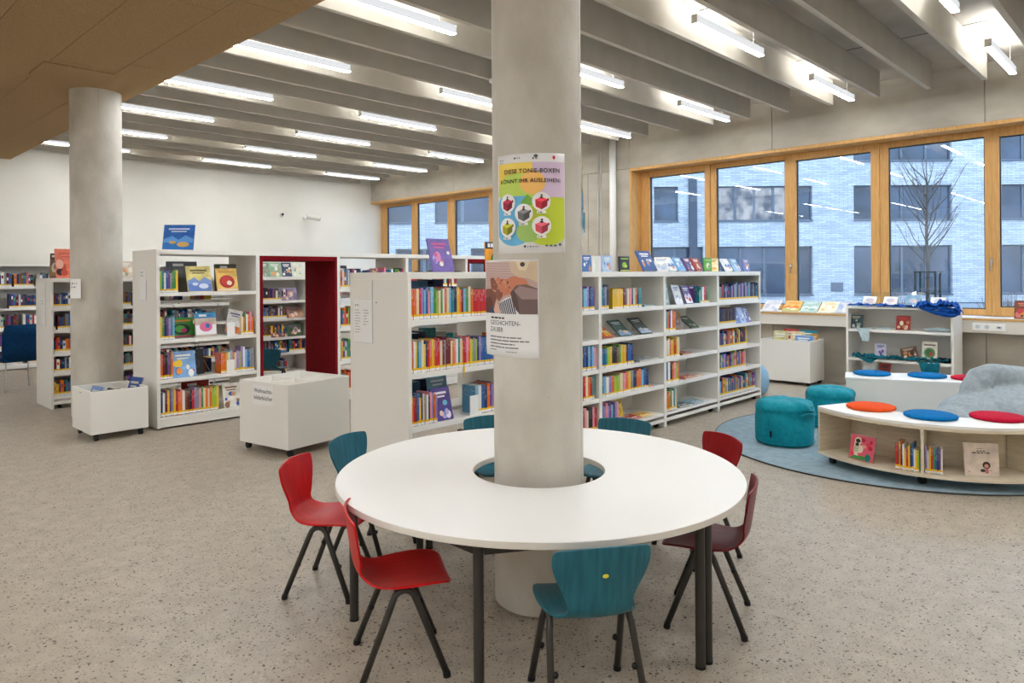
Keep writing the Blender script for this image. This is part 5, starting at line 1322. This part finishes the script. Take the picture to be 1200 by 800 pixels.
def cloth(name, m, path, width, seed, amp, label, nseg=40, ncross=16):
    """a scarf lying along a path of points, crumpled"""
    pts = [Vector(p) for p in path]; v = []; f = []
    def at(s):
        q = s * (len(pts) - 1); i = min(int(q), len(pts) - 2); return pts[i].lerp(pts[i + 1], q - i)
    for i in range(nseg + 1):
        s = i / nseg; p = at(s); d = (at(min(s + .02, 1)) - at(max(s - .02, 0))).normalized()
        for j in range(ncross + 1):
            u = -1 + 2 * j / ncross
            w = width(s) if callable(width) else width
            off = Vector((w[0] * u, w[1] * u, w[2] * u))
            n_ = noise.noise(Vector((p.x * 9 + seed, p.y * 14, u * 3.1 + p.z * 8)))
            n2 = noise.noise(Vector((p.x * 21 + seed, p.y * 30, u * 5 + p.z * 17 + 4)))
            e = amp * (n_ + .5 * n2)
            k = w[3] if len(w) > 3 else (0, 0, 1)
            v.append((p.x + off.x + k[0] * e, p.y + off.y + k[1] * e, p.z + off.z + k[2] * abs(e)))
    for i in range(nseg):
        for j in range(ncross):
            a_ = i * (ncross + 1) + j; f.append((a_, a_ + 1, a_ + ncross + 2, a_ + ncross + 1))
    mb = MB(); mb.add(v, f, m); o = mb.build(name, smooth=True); s = o.modifiers.new('t', 'SOLIDIFY'); s.thickness = .003
    return tag(o, label, 'cloth', 'decorative cloths on the low window shelf')
zt2 = 1.1445
cloth('cloth', M['fab_blue_scarf'], [(LX + .15, 3.44, zt2 + .012), (LX + .15, 2.9, zt2 + .006), (LX + .15, 2.35, zt2 + .006), (LX + .15, 2.2, zt2 + .02)], (.160, 0, 0), 1, .05, 'blue cloth spread along the top of the low window shelf', 70, 14)
mb = MB()
def wad(name, m, loc, r, sq, seed, label, amp=.35):
    v = []; f = []; n, k = 28, 14
    for j in range(k + 1):
        p = PI * j / k
        for i in range(n):
            a_ = 2 * PI * i / n; d = Vector((sin(p) * cos(a_), sin(p) * sin(a_), -cos(p)))
            e = 1 + amp * noise.noise(d * 2.2 + Vector((seed, 0, 0))) + amp * .5 * noise.noise(d * 5 + Vector((0, seed, 0)))
            q = d * r * e; v.append((q.x * sq[0], q.y * sq[1], q.z * sq[2]))
    for j in range(k):
        for i in range(n):
            l = (i + 1) % n; f.append((j * n + i, j * n + l, (j + 1) * n + l, (j + 1) * n + i))
    mb = MB(); mb.add(v, f, m); o = mb.build(name, smooth=True); o.location = loc
    return tag(o, label, 'cloth', 'decorative cloths on the low window shelf')
cloth('cloth', M['fab_blue_scarf'], [(LX + .10, 2.62, 1.153), (LX + .09, 2.45, 1.165), (LX + .08, 2.3, 1.172), (LX + .08, 2.19, 1.165), (LX + .08, 2.135, 1.125), (LX + .08, 2.115, 1.09)], lambda s: (.11 + .03 * s, 0, -.02 * s, (.15, -.35, 1)), 3, .10, 'crumpled blue cloth end hanging over the right end of the low shelf', 60, 26)
cloth('cloth', M['fab_blue_scarf'], [(LX - .012, 2.56, 1.15), (LX - .016, 2.42, 1.125), (LX - .018, 2.28, 1.105), (LX - .018, 2.17, 1.10), (LX - .01, 2.11, 1.12)], lambda s: (0, .01, .012 + .05 * sin(min(1, s * 1.15) * 2.4), (-1, 0, .1)), 8, .035, 'fold of blue cloth hanging over the front edge of the low shelf', 44, 16)
cloth('cloth', M['fab_teal_scarf'], [(LX + .06, 3.38, .47), (LX + .05, 3.1, .462), (LX + .06, 2.7, .462), (LX + .1, 2.25, .47)], (.085, 0, 0), 5, .075, 'teal cloth strewn along the middle shelf of the low window shelf', 60, 12)
cloth('cloth', M['fab_teal_scarf'], [(LX + .01, 2.48, .468), (LX - .006, 2.45, .44), (LX - .012, 2.44, .36), (LX - .008, 2.43, .27)], lambda s: (0, .14 - .06 * s, 0, (1, 0, 0)), 9, .014, 'teal cloth end hanging down from the middle shelf', 24, 14)
cloth('cloth', M['fab_teal_scarf'], [(LX + .005, 3.2, .465), (LX - .006, 3.18, .44), (LX - .010, 3.16, .40)], lambda s: (0, .15 - .12 * s, 0, (1, 0, 0)), 12, .01, 'teal cloth fold hanging below the violet picture book', 16, 12)
wad('cloth', M['fab_black'], (LX + .1, 2.31, .485), .06, (1, 1.5, .5), 6, 'small dark crumpled cloth at the right of the middle shelf')
cloth('cloth', M['fab_pale_scarf'], [(LX + .05, 3.25, .86), (LX + .0, 3.24, .852), (LX - .01, 3.23, .80), (LX - .008, 3.2, .68)], lambda s: (0, .11 - .07 * s, 0, (1, 0, 0)), 2, .02, 'pale cloth hanging over the upper shelf edge at the left', 26, 12)
wad('cloth', M['fab_pale_scarf'], (LX + .12, 2.38, .865), .07, (1, 2.2, .4), 11, 'pale crumpled cloth lying at the right of the upper shelf')
wad('cloth', M['fab_pale_scarf'], (LX + .12, 3.02, .858), .04, (1, 2.4, .4), 14, 'pale thin cloth lying between the two upper shelf books')
fb_('picture_book', 'white card standing on the lowest level of the low window shelf', (LX + .12, 3.22, .09), .16, .33, .01, 10, -PI / 2, (214, 220, 220), 'figures', [(190, 200, 200), (226, 226, 226)], Fd, seed=5)
fb_('picture_book', 'dark red picture book on the lowest level of the low window shelf', (LX + .10, 3.02, .09), .14, .30, .012, 14, -PI / 2, (150, 50, 40), 'figures', [(190, 120, 90), (60, 50, 60)], Fd, seed=6)

# ================================================================== posters wrapped around the column
def bend(a0, zoff, lift=None):
    def f(u, v, w):
        r = COL[2] + .0016 + w + (lift(u, v) if lift else 0)
        a_ = a0 + u / (COL[2] + .0016)
        return (r * cos(a_), r * sin(a_), zoff + v)
    return f
def poster(name, label, a0, z, w, h, build, lift=None):
    t = thing(name, label, 'poster', (COL[0], COL[1], 0))
    mb = MB(); n = 36; k = 8
    for i in range(n + 1):
        for j in range(k + 1): mb.v.append(bend(a0, z, lift)(-w / 2 + w * i / n, h * j / k, 0))
    for i in range(n):
        for j in range(k): mb.face((i * (k + 1) + j, (i + 1) * (k + 1) + j, (i + 1) * (k + 1) + j + 1, i * (k + 1) + j + 1), M['paper'])
    o = mb.build('poster_sheet', t, smooth=True); s = o.modifiers.new('t', 'SOLIDIFY'); s.thickness = .0004; s.offset = -1
    build(t, bend(a0, z, lift), w, h)
    return t
def boxes_poster(t, bd, w, h):
    a = Art(); a.k = 2
    x0, x1 = -w / 2 + .008, w / 2 - .004
    a.rect(x0, .27, .02, .425, (246, 214, 96), 14); a.rect(.02, .235, x1, .425, (226, 204, 230), 14)
    a.disc(-.06, .30, .11, .075, (198, 220, 98), 40, (x0, .18, .2, .4)); a.disc(.02, .33, .06, .055, (250, 196, 110), 30)
    a.disc(-.075, .165, .125, .13, (110, 190, 232), 48, (x0, .0, .2, .268)); a.disc(.085, .165, .135, .13, (206, 222, 66), 48, (-.06, .0, x1, .26))
    a.disc(.0, .10, .06, .05, (170, 206, 110), 30); a.poly([(-.04, .235), (-.005, .275), (.04, .235), (.0, .22)], (130, 190, 80))
    a.build('poster_ground_print', t, None, bd)
    a = Art(); a.k = 16
    tx = (40, 30, 36)
    a.text('DIESE TONIE-BOXEN', .012, .375, .0275, tx, .017, 'CENTER', 1.08); a.text('KÖNNT IHR AUSLEIHEN:', .002, .33, .0258, tx, .017, 'CENTER', 1.08)
    a.build('lettering', t, None, bd)
    a = Art(); a.k = 17
    a.lines(-.155, .438, .035, 2, .012, .006, (140, 140, 140), 1); a.lines(-.07, .441, .035, 1, .01, .008, (120, 120, 120), 2); a.lines(.02, .437, .04, 1, .01, .008, (90, 90, 90), 3); a.disc(.036, .452, .01, .008, (90, 90, 92)); a.disc(.12, .445, .007, .009, (220, 40, 80))
    for u, v, c, cap in ((-.105, .232, (160, 30, 62), 1), (.06, .236, (216, 48, 66), 1), (-.02, .182, (112, 112, 114), 1), (-.1, .118, (168, 168, 34), 1), (.06, .122, (226, 84, 100), 1)):
        a.disc(u, v + .004, .042, .044, (247, 246, 244), 28)
        d = tuple(int(q * .74) for q in c); l = tuple(min(255, int(q * 1.22 + 14)) for q in c)
        a.poly([(u - .028, v + .012), (u, v - .0), (u, v - .034), (u - .026, v - .02)], c); a.poly([(u, v), (u + .028, v + .014), (u + .026, v - .018), (u, v - .034)], d); a.poly([(u - .028, v + .012), (u + .0, v + .024), (u + .028, v + .014), (u, v)], l)
        a.disc(u, v + .022, .007, .005, (60, 50, 50), 10); a.disc(u + .001, v + .032, .005, .005, (70, 54, 50), 10); a.disc(u + .03, v + .012, .004, .007, d, 8)
        a.rect(u - .02, v - .052, u + .02, v - .040, (247, 246, 244)); a.lines(u - .015, v - .049, .03, 1, .01, .005, (90, 90, 90), 7)
    a.rect(-.018, .026, -.008, .036, (70, 80, 100)); a.lines(-.003, .027, .07, 1, .01, .006, (130, 130, 136), 4); a.lines(.075, .03, .06, 1, .01, .008, (90, 110, 110), 5); a.rect(.135, .034, .146, .044, (70, 90, 90))
    a.build('poster_print', t, None, bd)
PW, PH = .360, .466
FACE = atan2(-COL[1], -COL[0])
poster('poster', 'colourful poster about boxes to borrow wrapped on the round column', FACE - radians(10.4), 1.703, PW, PH, boxes_poster)
poster('poster', 'yellow and blue poster wrapping out of sight on the right of the column', FACE + radians(122), 1.745, PW, PH * .86, boxes_poster)
def story_poster(t, bd, w, h):
    a = Art(); a.k = 2
    x0, x1 = -w / 2 + .004, w / 2 - .006; y0, y1 = h * .445, h - .008
    cl = (x0, y0, x1, y1)
    R = random.Random(8)
    a.rect(x0, y0, x1, y1, (196, 166, 160), 20)
    for i in range(10): a.k += 0; a.poly([(x0, y1 - .012 * i), (x1 * .4, y1 - .012 * i - .006), (x1 * .4, y1 - .012 * i - .009), (x0, y1 - .012 * i - .003)], (214, 190, 184)); a.k -= 1
    a.poly([(.02, y1), (.03, y1 - .05), (.07, y1 - .075), (.12, y1 - .08), (x1, y1 - .10), (x1, y1)], (214, 190, 160)); a.poly([(.06, y1), (.075, y1 - .04), (.11, y1 - .045), (.13, y1)], (232, 214, 186))
    a.poly([(-.12, y1 - .10), (-.06, y1 - .075), (0, y1 - .085), (.05, y1 - .068), (.11, y1 - .085), (.13, y1 - .12), (.06, y1 - .15), (-.02, y1 - .165), (-.10, y1 - .15)], (206, 130, 100))
    a.poly([(-.135, y1 - .08), (-.105, y1 - .075), (-.06, y1 - .12), (-.02, y1 - .165), (-.05, y1 - .19), (-.12, y1 - .155)], (146, 90, 72))
    for i in range(26):
        u, v = R.uniform(-.11, .1), R.uniform(y1 - .165, y1 - .075); q = R.uniform(.005, .014); e = R.uniform(0, 3)
        a.poly([(u + q * cos(e), v + q * .7 * sin(e)), (u + q * cos(e + 2), v + q * .7 * sin(e + 2)), (u + q * .8 * cos(e + 4), v + q * .7 * sin(e + 4))], [(84, 54, 48), (230, 160, 126), (130, 70, 66), (160, 74, 90), (236, 190, 160)][i % 5]); a.k -= 1
    a.k += 1
    a.poly([(x0, y0 + .115), (-.13, y0 + .118), (-.09, y0 + .10), (-.075, y0 + .06), (-.10, y0 + .02), (-.11, y0), (x0, y0)], (132, 82, 70)); a.poly([(x0, y0 + .07), (-.13, y0 + .08), (-.11, y0 + .04), (-.13, y0), (x0, y0)], (104, 62, 54))
    a.poly([(-.06, y0 + .045), (.0, y0 + .075), (.05, y0 + .085), (.09, y0 + .04), (.075, y0), (-.045, y0)], (228, 226, 228))
    for i in range(9):
        t0 = i / 9; a.poly([(-.055 + .10 * t0, y0 + .046 + .036 * t0), (-.048 + .10 * t0, y0 + .05 + .034 * t0), (-.028 + .10 * t0, y0), (-.035 + .10 * t0, y0)], (60, 64, 84)); a.k -= 1
    a.k += 1
    a.poly([(.03, y0 + .10), (.06, y0 + .135), (.11, y0 + .14), (x1, y0 + .12), (x1, y0), (.08, y0), (.045, y0 + .045)], (116, 94, 92)); a.poly([(.05, y0 + .11), (.08, y0 + .133), (x1, y0 + .115), (x1, y0 + .07), (.09, y0 + .07)], (158, 134, 132)); a.poly([(.03, y0 + .10), (.05, y0 + .115), (.07, y0 + .07), (.08, y0), (.06, y0 + .02)], (92, 72, 70))
    a.poly([(-.105, y0 + .005), (-.085, y0 + .05), (-.075, y0 + .066), (-.066, y0 + .05), (-.05, y0 + .03), (-.03, y0 + .008), (-.05, y0)], (228, 184, 164)); a.poly([(-.14, y0), (-.12, y0 + .04), (-.1, y0 + .015), (-.09, y0)], (64, 80, 114))
    a.disc(.095, y1 - .015, .012, .011, (70, 62, 60), 14)
    a.build('poster_photo_print', t, None, bd)
    a = Art(); a.k = 3
    tx = (52, 50, 52)
    a.lines(-.13, h * .39, .15, 1, .01, .008, tx, 11); a.text('GESCHICHTEN-', -.135, h * .325, .031, tx, .0); a.text('ZAUBER', -.135, h * .255, .031, tx, .0)
    a.lines(-.135, h * .195, .28, 4, .016, .0055, (110, 108, 110), 12); a.lines(-.135, h * .06, .08, 1, .01, .005, (130, 130, 130), 13); a.lines(.0, h * .09, .09, 2, .018, .004, (150, 150, 150), 14)
    a.build('lettering', t, None, bd)
poster('poster', 'white event poster with a photo of hands, peeling off the column edge', FACE - radians(42.5), 1.212, .342, .462, story_poster, lambda u, v: .034 * max(0, (-u - .07) / .1) ** 2 * (1.0 if v > .03 else .9))
